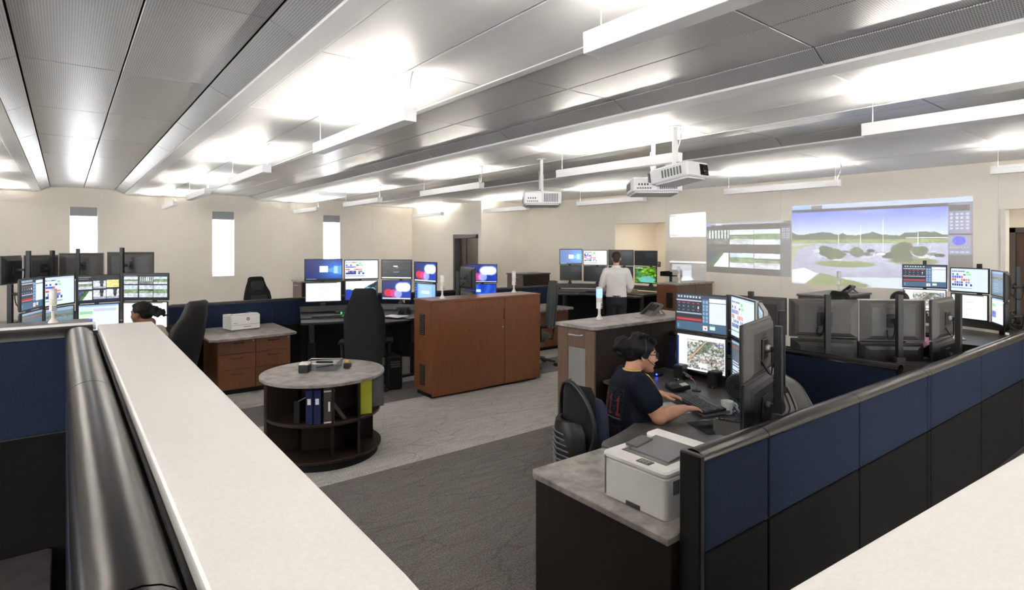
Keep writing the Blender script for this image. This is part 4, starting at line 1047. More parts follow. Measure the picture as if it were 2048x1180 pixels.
lg.build('logo_letters', 'white_plastic', t, smooth=False)['kind'] = 'stuff'
g = MB()
for k in range(6): g.box(.03 + .009 * k, .036 + .009 * k, -.002, .001, .098, .105)
g.build('model_lettering', 'grille_grey', t, smooth=False)['kind'] = 'stuff'

# ------------------------------------------------------------------ ceiling projectors
def projector(label, x, y, rz, tilt, Wd, Ln, zb, hh, polex, poley, lens=True):
    t = thing('ceiling_projector', label, 'projector', (x, y, zb), rz, 'ceiling projectors')
    R = T(0, 0, 0, rx=tilt)
    MB().at(R).prism(rrect(-Wd / 2, Wd / 2, -Ln / 2, Ln / 2, .03), 0, hh, .012).build('body', 'projector_white', t)
    MB().at(R).prism(rrect(-Wd / 2 + .03, Wd / 2 - .03, -Ln / 2 + .03, Ln / 2 - .03, .03), -.012, 0).build('bottom_cover', 'projector_white', t)
    nb = int(Ln / .034)
    for sd in (-1, 1):
        for k in range(2, nb - 3): MB().at(R).box(sd * Wd / 2 - .003, sd * Wd / 2 + .003, -Ln / 2 + .034 * k, -Ln / 2 + .034 * k + .018, .035, hh - .035).build('side_vent', 'grille_grey', t, smooth=False)
    # lens end (-y)
    MB().at(R).prism([(.02, -Ln / 2 - .003), (.15, -Ln / 2 - .003), (.15, -Ln / 2 + .004), (.02, -Ln / 2 + .004)], .02, hh - .02).build('lens_recess', 'soft_black', t)
    MB().at(R @ T(.085, -Ln / 2, hh / 2, rx=PI / 2)).lathe((0, 0, 0), [(.042, -.01), (.042, .02), (.034, .022), (.03, .012)]).build('lens_barrel', 'black_plastic', t)
    MB().at(R @ T(.085, -Ln / 2, hh / 2, rx=PI / 2)).ball((0, 0, .006), .03, 16, rz=.012).build('lens', 'lens_black', t)
    # connector end (+y)
    pn = MB().at(R).box(.01, Wd / 2 - .02, Ln / 2 - .002, Ln / 2 + .002, .02, hh - .02).build('connector_panel', 'fixture_white', t, smooth=False)
    for k in range(6): MB().at(R).box(Wd / 2 - .063 - .026 * k, Wd / 2 - .045 - .026 * k, Ln / 2 + .001, Ln / 2 + .005, .03, .04).build('socket', 'soft_black', pn, smooth=False)
    for k in range(4): MB().at(R).box(Wd / 2 - .072 - .03 * k, Wd / 2 - .06 - .03 * k, Ln / 2 + .001, Ln / 2 + .005, .065, .085).build('socket', 'soft_black', pn, smooth=False)
    for k in range(9): MB().at(R).box(-.032 - .021 * k, -.02 - .021 * k, Ln / 2 - .003, Ln / 2 + .003, .025, hh - .03).build('rear_vent', 'grille_grey', t, smooth=False)
    MB().box(-.10, .10, -.10, .10, hh + .012, hh + .022, .003).build('mount_plate', 'projector_white', t)
    px, py = polex, poley
    MB().lathe((px, py, 0), [(.028, hh + .02), (.028, hh + .24), (.021, hh + .25), (.021, H0 - zb)], 20).build('pole', 'projector_white', t)
    MB().lathe((px, py, 0), [(.06, H0 - zb - .008), (.06, H0 - zb)], 20).build('ceiling_plate', 'projector_white', t)
    for dx in (-.07, .07): MB().tube([(px, py, hh + .05), (dx, .07 * (1 if dx > 0 else -1), hh)], .007).build('mount_arm', 'grey_plastic', t)
    MB().tube(bez((px + .03, py, hh + .30), (px + .06, py, hh + .12), (px + .01, py + .05, hh + .1), (.05, .10, hh), 8), .004, 6).build('cable', 'cord_grey', t)
    return t
projector('white ceiling projector with its lens turned towards the camera', 4.69, 3.31, 0, -.13, .36, .44, 2.515, .145, -.05, .02)
projector('white ceiling projector on the left, seen from its connector side', 5.02, 5.72, math.radians(142), .04, .50, .42, 2.43, .165, 0, 0)
projector('white ceiling projector half hidden behind the nearest projector', 4.98, 3.85, math.radians(140), .04, .52, .42, 2.45, .15, 0, 0)

# ------------------------------------------------------------------ projected pictures on the wall
def contrast(a): return np.clip((a - .30) * 1.45 + .12, 0, 1)
def projection(label, arr, ya, yb, zta, ztb, zba, zbb, m='projection'):
    x = XP - .004
    o = picture('projected_picture', arr, [(x, ya, zta), (x, yb, ztb), (x, yb, zbb), (x, ya, zba)], m)
    return tag(o, label, 'projection', 'pictures projected on the wall')
projection('large projected picture of a parking lot with trees', contrast(pic('lot')), 4.80, 2.255, 2.585, 2.590, 1.225, 1.225)
projection('projected grid of six camera views', contrast(pic('tiles')), 6.50, 4.82, 2.325, 2.335, 1.365, 1.33)
projection('plain pale blue projected picture left of the camera grid', pic('splash'), 7.38, 6.515, 2.54, 2.565, 2.07, 2.07, 'projection_white')
projection('bright washed-out projected light below the pale blue picture', pic('glare'), 7.38, 6.515, 1.56, 1.56, .95, .95, 'projection_white')
# ------------------------------------------------------------------ monitors and workstations
def monitor(label, P, Q, zt, h, pict=None, style='black', group=None, logo=False, arm=.185):
    """P -> Q is left -> right for somebody looking at the screen"""
    P = Vector(P); Q = Vector(Q); w = (Q - P).length; rz = math.atan2(Q.y - P.y, Q.x - P.x); c = (P + Q) / 2
    t = thing('monitor', label, 'monitor', (c.x, c.y, zt - h), rz, group)
    hw = w / 2 - .004
    shell = {'black': 'black_plastic', 'grey': 'charcoal_plastic', 'silver': 'charcoal_plastic'}[style]
    MB().box(-hw, hw, .002, .022, 0, h, .005).build('housing', shell, t)
    k = .86 if style != 'silver' else .76
    CO = ((-1, -1), (1, -1), (1, 1), (-1, 1))
    r0 = [(x * hw * .97, .022, h * (.5 + z * .465)) for x, z in CO]
    r1 = [(x * hw * k, .040, h * (.49 + z * .42)) for x, z in CO]
    r2 = [(x * hw * (k - .12), .05, h * (.48 + z * .34)) for x, z in CO]
    bk = MB().loft([r0, r1, r2]).build('back_cover', shell, t, angle=8)
    if style == 'silver': MB().box(-hw - .002, hw + .002, .0, .025, h - .007, h + .003, .002).box(-hw - .003, -hw + .006, .0, .025, 0, h, .002).box(hw - .006, hw + .003, .0, .025, 0, h, .002).build('silver_rim', 'rim_grey', t)
    else: MB().box(-hw * .7, hw * .7, .020, .0235, h - .028, h - .024).build('vent_slot', 'soft_black', bk, smooth=False)
    if logo: MB().at(T(hw * .45, .0515, h * .66, rx=PI / 2, ry=.0)).tube([(-.012, -.02, 0), (.006, -.004, 0), (-.006, .004, 0), (.012, .02, 0)], .0025, 6).build('logo', 'silver', bk)
    bw = .011
    MB().box(-hw, hw, -.004, .003, h - bw, h, .002).box(-hw, hw, -.004, .003, 0, bw + .006, .002).box(-hw, -hw + bw, -.004, .003, bw, h - bw, .002).box(hw - bw, hw, -.004, .003, bw, h - bw, .002).build('bezel', 'black_plastic', t)
    if pict is not None:
        picture('screen', pict, [(-hw + bw, .0012, h - bw), (hw - bw, .0012, h - bw), (hw - bw, .0012, bw + .006), (-hw + bw, .0012, bw + .006)], 'screen', t)
    else: MB().box(-hw + bw, hw - bw, .0, .0014, bw + .006, h - bw).build('screen', 'lens_black', t, smooth=False)
    MB().box(-.055, .055, .05, .06, h * .5 - .055, h * .5 + .055, .003).build('mount_plate', 'black_plastic', t)
    MB().ball((0, .07, h * .5), .024, 14).build('tilt_ball', 'silver' if style == 'grey' else 'black_plastic', t)
    MB().tube([(0, .075, h * .5), (.0, arm - .02, h * .5)], [.017, .014], 10).build('arm', 'charcoal_plastic', t)
    MB().tube(bez((.05, .05, h * .28), (.10, .12, h * .0), (.0, arm - .03, -.02), (.02, arm - .03, h * .55), 9), .0045, 6).build('cable', 'soft_black', t)
    return t

def offset_line(pts, d):
    """offset a polyline to its right (towards the user) by d"""
    out = []
    for i, p in enumerate(pts):
        a = Vector(pts[max(i - 1, 0)]); b = Vector(pts[min(i + 1, len(pts) - 1)]); t_ = (b - a).normalized(); n = Vector((t_.y, -t_.x))
        out.append((p[0] + n.x * d, p[1] + n.y * d))
    return out
def smooth_line(pts, k=2):
    for _ in range(k):
        o = [pts[0]]
        for a, b in zip(pts[:-1], pts[1:]): o += [(a[0] * .75 + b[0] * .25, a[1] * .75 + b[1] * .25), (a[0] * .25 + b[0] * .75, a[1] * .25 + b[1] * .75)]
        pts = o + [pts[-1]]
    return pts

def workstation(who, cols, desk_z, rail_z=None, desk=True, rail=True, front=.52, shelf=.80, top='black_laminate', rail_ext=(.12, .12), roff=.185, lower=True, channel=False, poles=True, ptop=.05, names=None):
    """cols: list of (P, Q, ztop, h_up, pic_up, h_low, pic_low, style); who: text that singles the desk out"""
    line = []
    for c in cols:
        P, Q = Vector(c[0]), Vector(c[1]); line += [tuple(P.lerp(Q, .12)), tuple(P.lerp(Q, .5)), tuple(P.lerp(Q, .88))]
    a, b = Vector(line[0]), Vector(line[1]); e0 = a + (a - b).normalized() * rail_ext[0]
    a, b = Vector(line[-1]), Vector(line[-2]); e1 = a + (a - b).normalized() * rail_ext[1]
    line = [tuple(e0)] + line + [tuple(e1)]
    sl = smooth_line(line, 2)
    nm = ['leftmost', 'second from left', 'third from left', 'rightmost'] if len(cols) == 4 else (['left', 'middle', 'right'] if len(cols) == 3 else ['left', 'right'])
    if len(cols) == 1: nm = ['only']
    for i, c in enumerate(cols):
        P, Q, zt, hu, pu, hl, pl = c[:7]; st = c[7] if len(c) > 7 else 'black'
        lab = names[i] if names else None
        monitor((lab[0] if lab else '%s monitor in the upper row at %s' % (nm[i], who)), P, Q, zt, hu, pu, st, 'monitors at ' + who, arm=roff)
        if hl: monitor((lab[1] if lab else '%s monitor in the lower row at %s' % (nm[i], who)), Vector(P).lerp(Vector(Q), .02), Vector(P).lerp(Vector(Q), .98), zt - hu - .012, hl, pl, 'black', 'monitors at ' + who, arm=roff)
    rz_ = rail_z if rail_z else desk_z + .12
    if rail:
        t = thing('monitor_rail', 'curved black monitor rail with posts at ' + who, 'monitor stand', (0, 0, 0))
        for k, (o0, o1, z0, z1) in enumerate(((.03 - roff, -.03 - roff, rz_ - .085, rz_), (.04 - roff, .033 - roff, rz_ - .07, rz_ - .01), (-.033 - roff, -.04 - roff, rz_ - .07, rz_ - .01))):
            i0, i1 = offset_line(sl, o0), offset_line(sl, o1)
            MB().loft([[(*p, z0), (*q, z0), (*q, z1), (*p, z1)] for p, q in zip(i0, i1)]).build('rail' if k == 0 else 'rail_flange', 'rail_metal', t, angle=40)
        for o_ in (.013 - roff, -.013 - roff):
            MB().tube([(x, y, rz_ + .001) for x, y in offset_line(sl, o_)], .005, 6).build('groove_strip', 'soft_black', t)
        if channel:
            seg_ = sl[:-len(sl) // 7]
            i0, i1 = offset_line(seg_, -.05 - roff), offset_line(seg_, -.14 - roff)
            MB().loft([[(*p, rz_ - .075), (*q, rz_ - .075), (*q, rz_ - .005), (*p, rz_ - .005)] for p, q in zip(i0, i1)]).build('cable_channel', 'black_plastic', t, angle=40)
            a0, a1 = offset_line(seg_, -.056 - roff), offset_line(seg_, -.134 - roff)
            for s_ in (0, 1):
                e_ = offset_line(seg_, (-.05 if s_ == 0 else -.14) - roff)
                MB().tube([(x, y, rz_ - .002) for x, y in e_], .006, 6).build('channel_edge', 'trim_metal', t)
            n = len(a0); tot = 120
            for k in range(tot):
                f = k / (tot - 1) * (n - 1.001); i = int(f); u = f - i
                p = Vector(a0[i]).lerp(Vector(a0[i + 1]), u); q = Vector(a1[i]).lerp(Vector(a1[i + 1]), u)
                MB().tube([(p.x, p.y, rz_ - .002), (q.x, q.y, rz_ - .002)], .0035, 4).build('slat', 'trim_metal', t)
        for i, c in enumerate(cols):
            m = Vector(c[0]).lerp(Vector(c[1]), .5); d_ = (Vector(c[1]) - Vector(c[0])).normalized(); n_ = Vector((d_.y, -d_.x)); b_ = m - n_ * roff
            an = math.atan2(d_.y, d_.x)
            po = MB().at(T(b_.x, b_.y, 0, rz=an)).box(-.021, .021, -.021, .021, rz_, c[2] + ptop, .003).build('post', 'black_plastic', t)
            MB().at(T(b_.x, b_.y, 0, rz=an)).box(-.003, .003, -.0225, -.020, rz_ + .02, c[2] + ptop - .01).build('post_groove', 'charcoal_plastic', po, smooth=False)
            MB().at(T(b_.x, b_.y, 0, rz=an)).box(-.035, .035, -.03, .03, rz_ - .002, rz_ + .04, .004).build('post_clamp', 'charcoal_plastic', t)
        for f in (.08, .5, .92):
            p = offset_line(sl, -roff)[int(f * (len(sl) - 1))]
            MB().at(T(p[0], p[1], 0)).box(-.025, .025, -.025, .025, desk_z - .02, rz_ - .08, .003).build('bracket', 'black_plastic', t)
    if desk:
        t = thing('sit_stand_desk', 'black curved sit-stand desk at ' + who, 'desk', (0, 0, 0))
        bk, md, fr = offset_line(sl, -roff - .05), offset_line(sl, front), offset_line(sl, shelf)
        md2 = offset_line(sl, front + .012)
        MB().prism(bk + md[::-1], desk_z - .035, desk_z, .004).build('rear_worktop', top, t)
        MB().prism(md2 + fr[::-1], desk_z - .05, desk_z - .018, .006).build('front_worktop', top, t)
        mp0, mp1 = offset_line(sl, -roff - .02), offset_line(sl, -roff - .035)
        MB().loft([[(*p, .12), (*q, .12), (*q, desk_z - .036), (*p, desk_z - .036)] for p, q in zip(mp0, mp1)]).build('modesty_panel', 'soft_black', t, angle=40)
        for f in (.12, .5, .88):
            p = offset_line(sl, .30)[int(f * (len(sl) - 1))]
            MB().at(T(p[0], p[1], 0)).box(-.045, .045, -.035, .035, .03, desk_z * .55, .004).build('leg', 'black_plastic', t)
            MB().at(T(p[0], p[1], 0)).box(-.033, .033, -.025, .025, desk_z * .55, desk_z - .03, .004).build('leg_tube', 'charcoal_plastic', t)
            a_ = sl[int(f * (len(sl) - 1))]; an = math.atan2(p[1] - a_[1], p[0] - a_[0])
            MB().at(T(p[0], p[1], 0, rz=an)).box(-.32, .32, -.04, .04, 0, .03, .008).build('foot', 'black_plastic', t)
    return sl

D = lambda: pic('dispatch'); BO = lambda: pic('bokeh')
# W1, the woman in the dark T-shirt
workstation("the foreground woman's desk", [
    ((4.227, 3.034), (4.227, 2.524), 1.485, .335, pic('dispatch'), .325, pic('map')),
    ((4.215, 2.495), (3.845, 2.085), 1.50, .335, pic('board'), .325, pic('darklist'), 'silver'),
    ((3.815, 2.05), (3.35, 1.765), 1.495, .33, pic('grey'), .32, pic('grey'), 'silver'),
    ((3.275, 1.70), (2.755, 1.58), 1.48, .30, pic('cad'), .30, pic('white'), 'grey')], .742, rail_z=.95, desk=False, channel=True, ptop=-.02, roff=.125, rail_ext=(.12, -.04),
    names=[("monitor with dark dispatch panels facing the foreground woman", "monitor showing an aerial map in front of the foreground woman"),
           ("silver-edged monitor with coloured status blocks right of the dispatch screen", "half hidden dark blue list monitor right of the aerial map"),
           ("silver-edged monitor seen almost edge-on between the foreground screens", "hidden lower monitor behind the foreground monitor backs"),
           ("upper of the two large monitor backs next to the foreground partition", "lower of the two large monitor backs next to the foreground partition")])
t = thing('corner_desk', 'grey stone-look corner desk of the foreground woman', 'desk', (0, 0, 0))
outer = smooth_line([(2.50, 1.40), (3.0, 1.38), (3.75, 1.5), (4.25, 1.9), (4.46, 2.5), (4.46, 3.33)], 1)
inner = smooth_line([(3.62, 3.33), (3.60, 3.05), (3.50, 2.80), (3.30, 2.58), (3.02, 2.44), (2.70, 2.34), (2.50, 2.30)], 2) + [(2.455, 2.27), (2.448, 2.20), (2.448, 1.44)]
MB().prism(outer + inner, .712, .742, .006).build('worktop', 'dark_laminate', t)
for x, y in ((2.75, 1.9), (4.1, 3.0), (3.9, 1.95)):
    MB().at(T(x, y, 0)).box(-.045, .045, -.035, .035, .03, .4, .004).build('leg', 'black_plastic', t)
    MB().at(T(x, y, 0)).box(-.033, .033, -.025, .025, .4, .712, .004).build('leg_tube', 'charcoal_plastic', t)
    MB().at(T(x, y, 0, rz=.8)).box(-.3, .3, -.04, .04, 0, .03, .008).build('foot', 'black_plastic', t)
# W2, monitor backs behind the partition
workstation("the desk behind the foreground partition", [
    ((6.02, 1.50), (5.50, 1.51), 1.455, .33, None, .25, None, 'grey'),
    ((5.565, 1.565), (5.17, 1.925), 1.45, .345, None, .30, None, 'silver'),
    ((5.10, 1.885), (4.775, 2.30), 1.45, .315, None, .30, None, 'grey'),
    ((4.82, 2.33), (4.72, 2.84), 1.45, .315, None, .30, None, 'grey')], .742, rail_z=.955, ptop=.05, roff=.125, rail_ext=(.05, .02),
    names=[("grey monitor back turned sideways next to the pink sleeve", "short monitor back below the sideways grey monitor"),
           ("silver-edged monitor back below the hair of the seated person", "lower monitor back under the silver-edged one"),
           ("black monitor back left of the silver-edged one behind the partition", "lower black monitor back left of the one under the silver-edged monitor"),
           ("black monitor back nearest to the foreground woman's screens, upper row", "black monitor back nearest to the foreground woman's screens, lower row")])
# W3, far right
workstation("the desk at the right edge", [
    ((8.93, 2.763), (9.053, 2.283), 1.64, .315, pic('dispatch'), .30, pic('map')),
    ((9.055, 2.262), (8.885, 1.825), 1.61, .315, pic('board'), .33, pic('white')),
    ((8.875, 1.805), (8.47, 1.60), 1.595, .31, pic('grey'), .32, pic('cad'), 'silver'),
    ((8.43, 1.585), (7.93, 1.51), 1.60, .32, None, .31, None)], .80, rail_z=.93)
# W4, central desk
workstation("the central desk", [
    ((2.815, 8.606), (3.346, 8.442), 1.688, .335, pic('desktop'), .31, pic('white')),
    ((3.364, 8.428), (3.87, 8.284), 1.674, .31, pic('board', 48, 30, (.96, .97, .99)), .31, pic('city')),
    ((3.897, 8.262), (4.232, 7.871), 1.672, .31, pic('login'), .31, pic('bokeh')),
    ((4.256, 7.851), (4.324, 7.288), 1.643, .31, pic('bokeh', 48, 30), .31, pic('form'))], .86, rail_z=.96, front=.50, shelf=.88, ptop=-.06)
# W5, behind the brown cabinet
workstation("the desk behind the brown cabinet", [
    ((4.80, 6.95), (4.88, 7.46), 1.565, .34, None, .32, None),
    ((5.30, 8.02), (5.70, 7.62), 1.577, .315, pic('bokeh', 44, 28), .31, pic('bluecurve'))], .80, rail_z=.90, ptop=-.06, names=[
        ("black monitor back above the brown cabinet near the doorway", "lower black monitor back hidden behind the brown cabinet"),
        ("monitor with red and white light spots above the brown cabinet", "monitor with blue curves just above the brown cabinet")])
# W6, standing man
workstation("the standing man's desk", [
    ((8.082, 8.654), (8.462, 8.354), 1.815, .32, pic('desktop', 40, 26, True), .32, pic('offreflect')),
    ((8.47, 8.347), (8.721, 7.895), 1.797, .32, pic('board', 44, 28, (.95, .96, .99)), .32, pic('offreflect')),
    ((8.733, 7.886), (8.906, 7.367), 1.803, .32, pic('offreflect'), .32, pic('offreflect')),
    ((8.914, 7.36), (8.946, 6.826), 1.79, .30, pic('offreflect'), .33, pic('forest'))], .97, rail_z=1.08, ptop=-.06)
# W7, left desk
workstation("the left desk", [
    ((-.345, 7.406), (-.182, 7.914), 1.562, .33, pic('dispatch', 48, 30), .32, pic('darklist')),
    ((-.178, 7.91), (.091, 8.335), 1.556, .335, pic('board', 48, 30), .32, pic('grey', 40, 26, (.42, .52, .56))),
    ((.103, 8.326), (.535, 8.367), 1.548, .335, pic('cams'), .33, pic('cad')),
    ((.54, 8.363), (.994, 8.005), 1.560, .335, pic('cams2'), .33, pic('white'))], .80, rail_z=.90, ptop=-.06)
# W8, backs at the far left
workstation("the far left desk by the window", [
    ((.955, 9.075), (.455, 9.445), 1.805, .36, None, 0, None, 'grey'),
    ((.425, 9.47), (-.062, 9.600), 1.795, .35, None, 0, None, 'silver'),
    ((-.08, 9.605), (-.42, 9.30), 1.77, .34, None, 0, None, 'silver'),
    ((-.44, 9.28), (-.60, 8.85), 1.77, .34, None, 0, None)], .90, rail_z=1.0, ptop=.06,
    names=[("black monitor back above the left camera-grid screen, rightmost of the back row",), ("silver-edged monitor back in front of the left window",),
           ("dark monitor back left of the one in front of the left window",), ("dark monitor back turned edge-on at the far left",)])

# ------------------------------------------------------------------ seats
def star_base(t, m='black_plastic', r=.31, zs=.40):
    MB().lathe((0, 0, 0), [(.045, .07), (.045, .12), (.028, .13), (.028, .26), (.019, .27), (.019, zs)], 16).build('gas_column', 'charcoal_plastic', t)
    for k in range(5):
        a = 2 * PI * k / 5 + .3; c, s = math.cos(a), math.sin(a)
        g = MB().tube([(.03 * c, .03 * s, .105), (r * .6 * c, r * .6 * s, .10), (r * c, r * s, .075)], [.028, .022, .015], 8).build('base_arm', m, t)
        MB().at(T(r * c, r * s, .028, rz=a)).at(T(r * c, r * s, .028, rz=a + .6, rx=PI / 2)).cyl((0, 0), .028, -.022, .022, 16).build('caster', 'rubber', g)
def ring_rr(w, d, cx, cy, z, tilt=0, n=28, e=3.0, arc=0.0):
    """superellipse ring in the chair frame, arc bends the sides forward"""
    out = []
    for k in range(n):
        a = 2 * PI * k / n; c, s = math.cos(a), math.sin(a)
        x = d / 2 * math.copysign(abs(c) ** (2 / e), c); y = w / 2 * math.copysign(abs(s) ** (2 / e), s)
        out.append((cx + x + arc * (y / (w / 2)) ** 2, cy + y, z))
    return out
def highback_chair(label, loc, rz, m='chair_fabric', recline=.12, group='high-back operator chairs', logo=False, zs=.0):
    """chair faces its local +x"""
    t = thing('operator_chair', label, 'chair', loc, rz, group)
    star_base(t, r=.33)
    MB().box(-.13, .13, -.14, .14, .385, .425, .01).build('tilt_mechanism', 'black_plastic', t)
    MB().loft([ring_rr(.50 * k, .50 * k2, .03, 0, z, e=4) for k, k2, z in ((.90, .92, .425), (1, 1, .445), (1, 1, .50), (.94, .94, .525))]).build('seat', m, t, angle=60)
    zz = [.34, .42, .52, .68, .84, .98, 1.08, 1.18, 1.27, 1.33, 1.355]
    ww = [.42, .47, .50, .51, .515, .51, .47, .38, .31, .285, .22]
    dd = [.08, .11, .12, .12, .11, .11, .10, .10, .10, .095, .05]
    bk = MB().loft([ring_rr(w_, d_, -.27 - recline * (z - .45) * (1 if z > .45 else .3), 0, z + zs, e=3.2, arc=.05 if .5 < z < 1.1 else .02) for z, w_, d_ in zip(zz, ww, dd)]).build('backrest', m, t, angle=60)
    MB().loft([ring_rr(w_, .03, -.215 - recline * (z - .45), 0, z + zs, e=3, arc=.04) for z, w_ in ((.56, .30), (.70, .33), (.90, .33), (1.02, .30))]).build('back_pad', 'chair_leather', bk, angle=60)
    MB().loft([ring_rr(w_, .05, -.225 - recline * (z - .45), 0, z + zs, e=3) for z, w_ in ((1.12, .20), (1.17, .25), (1.24, .25), (1.28, .20))]).build('headrest_pad', 'chair_leather', bk, angle=60)
    for s in (-1, 1):
        MB().tube([(-.05, s * .20, .40), (-.05, s * .30, .42), (-.04, s * .305, .62)], .018, 8).build('arm_post', 'black_plastic', t)
        MB().prism([(x - .02, y + s * .30) for x, y in rrect(-.15, .17, -.045, .045, .04)], .62, .65, .008).build('armrest', 'soft_black', t)
        MB().box(-.30, -.22, s * .235 - .02, s * .235 + .02, .36, .46, .008).build('recline_hinge', 'charcoal_plastic', t)
    if logo: MB().tube([(-.33 - recline * .75, -.05, 1.22), (-.335 - recline * .75, -.02, 1.235), (-.335 - recline * .75, .02, 1.22), (-.33 - recline * .75, .05, 1.235)], .006, 6).build('embroidery', 'soft_black', bk)
    return t
highback_chair('empty black high-back chair with its back to the camera at the central desk', (3.12, 7.06, 0), math.radians(62))
highback_chair('black high-back chair behind the woman in profile on the left', (.80, 7.35, 0), math.radians(132), m='chair_leather', recline=.28, zs=-.06)
highback_chair('black high-back chair standing against the far wall beyond the partition', (2.80, 10.6, 0), math.radians(-75), recline=.1, logo=True, zs=-.03)
def task_chair(label, loc, rz, m='chair_grey', h=1.20):
    t = thing('task_chair', label, 'chair', loc, rz, 'plain task chairs')
    star_base(t)
    MB().box(-.12, .12, -.12, .12, .39, .43, .01).build('tilt_mechanism', 'black_plastic', t)
    MB().loft([ring_rr(.48 * k, .47 * k, .03, 0, z, e=4) for k, z in ((.9, .43), (1, .45), (1, .50), (.93, .52))]).build('seat', m, t, angle=60)
    MB().loft([ring_rr(w_, .07, -.24 - .08 * (z - .5), 0, z, e=3, arc=.05) for z, w_ in ((.60, .38), (.66, .44), (.85, .47), (h - .15, .45), (h - .04, .38), (h, .26))]).build('backrest', m, t, angle=60)
    MB().loft([ring_rr(w_, .03, -.285 - .08 * (z - .5), 0, z, e=3, arc=.05) for z, w_ in ((.62, .36), (.85, .42), (h - .06, .34))]).build('back_shell', 'black_plastic', t, angle=60)
    MB().tube([(-.10, 0, .41), (-.27, 0, .42), (-.30, 0, .62)], .02, 8).build('back_bar', 'black_plastic', t)
    for s in (-1, 1):
        MB().tube([(-.03, s * .20, .41), (-.03, s * .28, .43), (-.02, s * .285, .63)], .016, 8).build('arm_post', 'black_plastic', t)
        MB().prism([(x, y + s * .285) for x, y in rrect(-.13, .14, -.04, .04, .035)], .63, .655, .008).build('armrest', 'soft_black', t)
    return t
task_chair('grey task chair seen from the side right of the brown cabinet', (5.83, 6.78, 0), math.radians(150), h=1.33)
task_chair('dark chair top in front of the storage tower below the parking lot picture', (7.95, 2.92, 0), math.radians(-38), m='chair_fabric', h=1.31)
task_chair('dark task chair behind the hidden desk of the seated person', (7.42, 2.40, 0), math.radians(-5), m='chair_fabric', h=1.02)
# the foreground woman's mesh-back chair with navy cushion
t = thing('mesh_chair', 'black mesh-back office chair with navy back cushion under the foreground woman', 'chair', (2.98, 2.58, 0), math.radians(-17))
star_base(t, zs=.38)
MB().box(-.13, .13, -.13, .13, .37, .41, .01).build('tilt_mechanism', 'black_plastic', t)
MB().loft([ring_rr(.52 * k, .50 * k, .02, 0, z, e=4) for k, z in ((.92, .41), (1, .425), (1, .46), (.94, .475))]).build('seat', 'chair_fabric', t, angle=60)
def back_ring(z, w_, d_, x): return ring_rr(w_, d_, x, 0, z, e=2.6, arc=.06)
MB().loft([back_ring(.50, .34, .02, -.34), back_ring(.58, .42, .025, -.36), back_ring(.72, .45, .025, -.375), back_ring(.86, .44, .025, -.375), back_ring(.94, .40, .02, -.37), back_ring(.985, .28, .015, -.365)]).build('mesh_back', 'chair_fabric', t, angle=60)
n = 30; rim = []
for k in range(n + 1):
    a = 2 * PI * k / n; y = .235 * math.sin(a); z = .73 - .27 * math.cos(a); rim.append((-.385 + .05 * (y / .235) ** 2, y, z))
MB().tube(rim, .014, 8, cap=False).build('back_rim', 'black_plastic', t)
MB().loft([ring_rr(w_, .04, -.46 + .0 * z, 0, z, e=2.6, arc=.09) for z, w_ in ((.40, .16), (.48, .30), (.60, .38), (.70, .36), (.76, .26))]).build('lumbar_frame', 'black_plastic', t, angle=60)
for k in range(8): MB().tube([(-.487 + .085 * (y / .19) ** 2, y, z) for y, z in ((-.15 + .01 * k, .44 + .035 * k), (0, .44 + .035 * k), (.15 - .01 * k, .44 + .035 * k))], .005, 5).build('lumbar_rib', 'grey_plastic', t)
MB().tube([(-.10, 0, .39), (-.38, 0, .38), (-.44, 0, .50), (-.40, 0, .62)], .026, 8).build('back_spine', 'black_plastic', t)
MB().loft([ring_rr(w_, d_, -.27, 0, z, e=3.5, arc=.03) for z, w_, d_ in ((.46, .34, .06), (.49, .40, .10), (.62, .42, .12), (.78, .41, .12), (.86, .38, .10), (.90, .30, .05))]).build('back_cushion', 'chair_navy', t, angle=60)
for s in (-1, 1):
    MB().tube([(-.03, s * .22, .40), (-.03, s * .315, .42), (-.02, s * .32, .59)], .02, 8).build('arm_post', 'black_plastic', t)
    MB().prism([(x - .02, y + s * .31) for x, y in rrect(-.16, .15, -.055, .055, .05)], .59, .625, .012).build('armrest', 'soft_black', t)
    MB().lathe((-.02, s * .32, 0), [(.024, .50), (.024, .56)], 12).build('arm_button', 'silver', t)

# ------------------------------------------------------------------ things on the desks
DZ1 = .743
t = thing('keyboard', 'black keyboard on a grey wedge under the foreground woman\'s hands', 'keyboard', (3.545, 2.34, DZ1), math.radians(-29))
KR = T(0, 0, .028, ry=-.12)
MB().at(KR).prism(rrect(-.085, .085, -.225, .225, .012), 0, .016, .004).build('case', 'black_plastic', t)
MB().at(T(0, 0, 0, ry=-.10)).prism(rrect(-.09, .12, -.215, .215, .012), .004, .022, .004).build('wedge', 'grey_plastic', t)
kc = MB().at(KR).box(-.007, .007, -.007, .007, .0, .007, .002).mesh('key'); 
ks = MB().box(-.0068, .0068, -.0068, .0068, 0, .007, .002).mesh('key'); ks.materials.append(MATS['grille_grey'])
for i in range(6):
    for j in range(22):
        if i == 0 and 5 < j < 12: continue
        o = link('key', ks, t); p = KR @ Vector((-.062 + .0205 * i, -.205 + .0195 * j, .016)); o.location = p; o.rotation_euler = (0, -.12, 0)
sb = MB().at(KR).box(-.069, -.055, -.105, .015, .016, .022, .002).build('space_bar', 'grille_grey', t)
t = thing('mouse_pad', 'black mouse pad on the foreground woman\'s desk', 'mouse pad', (3.225, 2.035, DZ1), math.radians(-25))
MB().prism(rrect(-.11, .11, -.125, .125, .02), 0, .004, .001).build('pad', 'soft_black', t)
t = thing('computer_mouse', 'black computer mouse on the foreground mouse pad', 'mouse', (3.20, 2.06, DZ1 + .005), math.radians(-22))
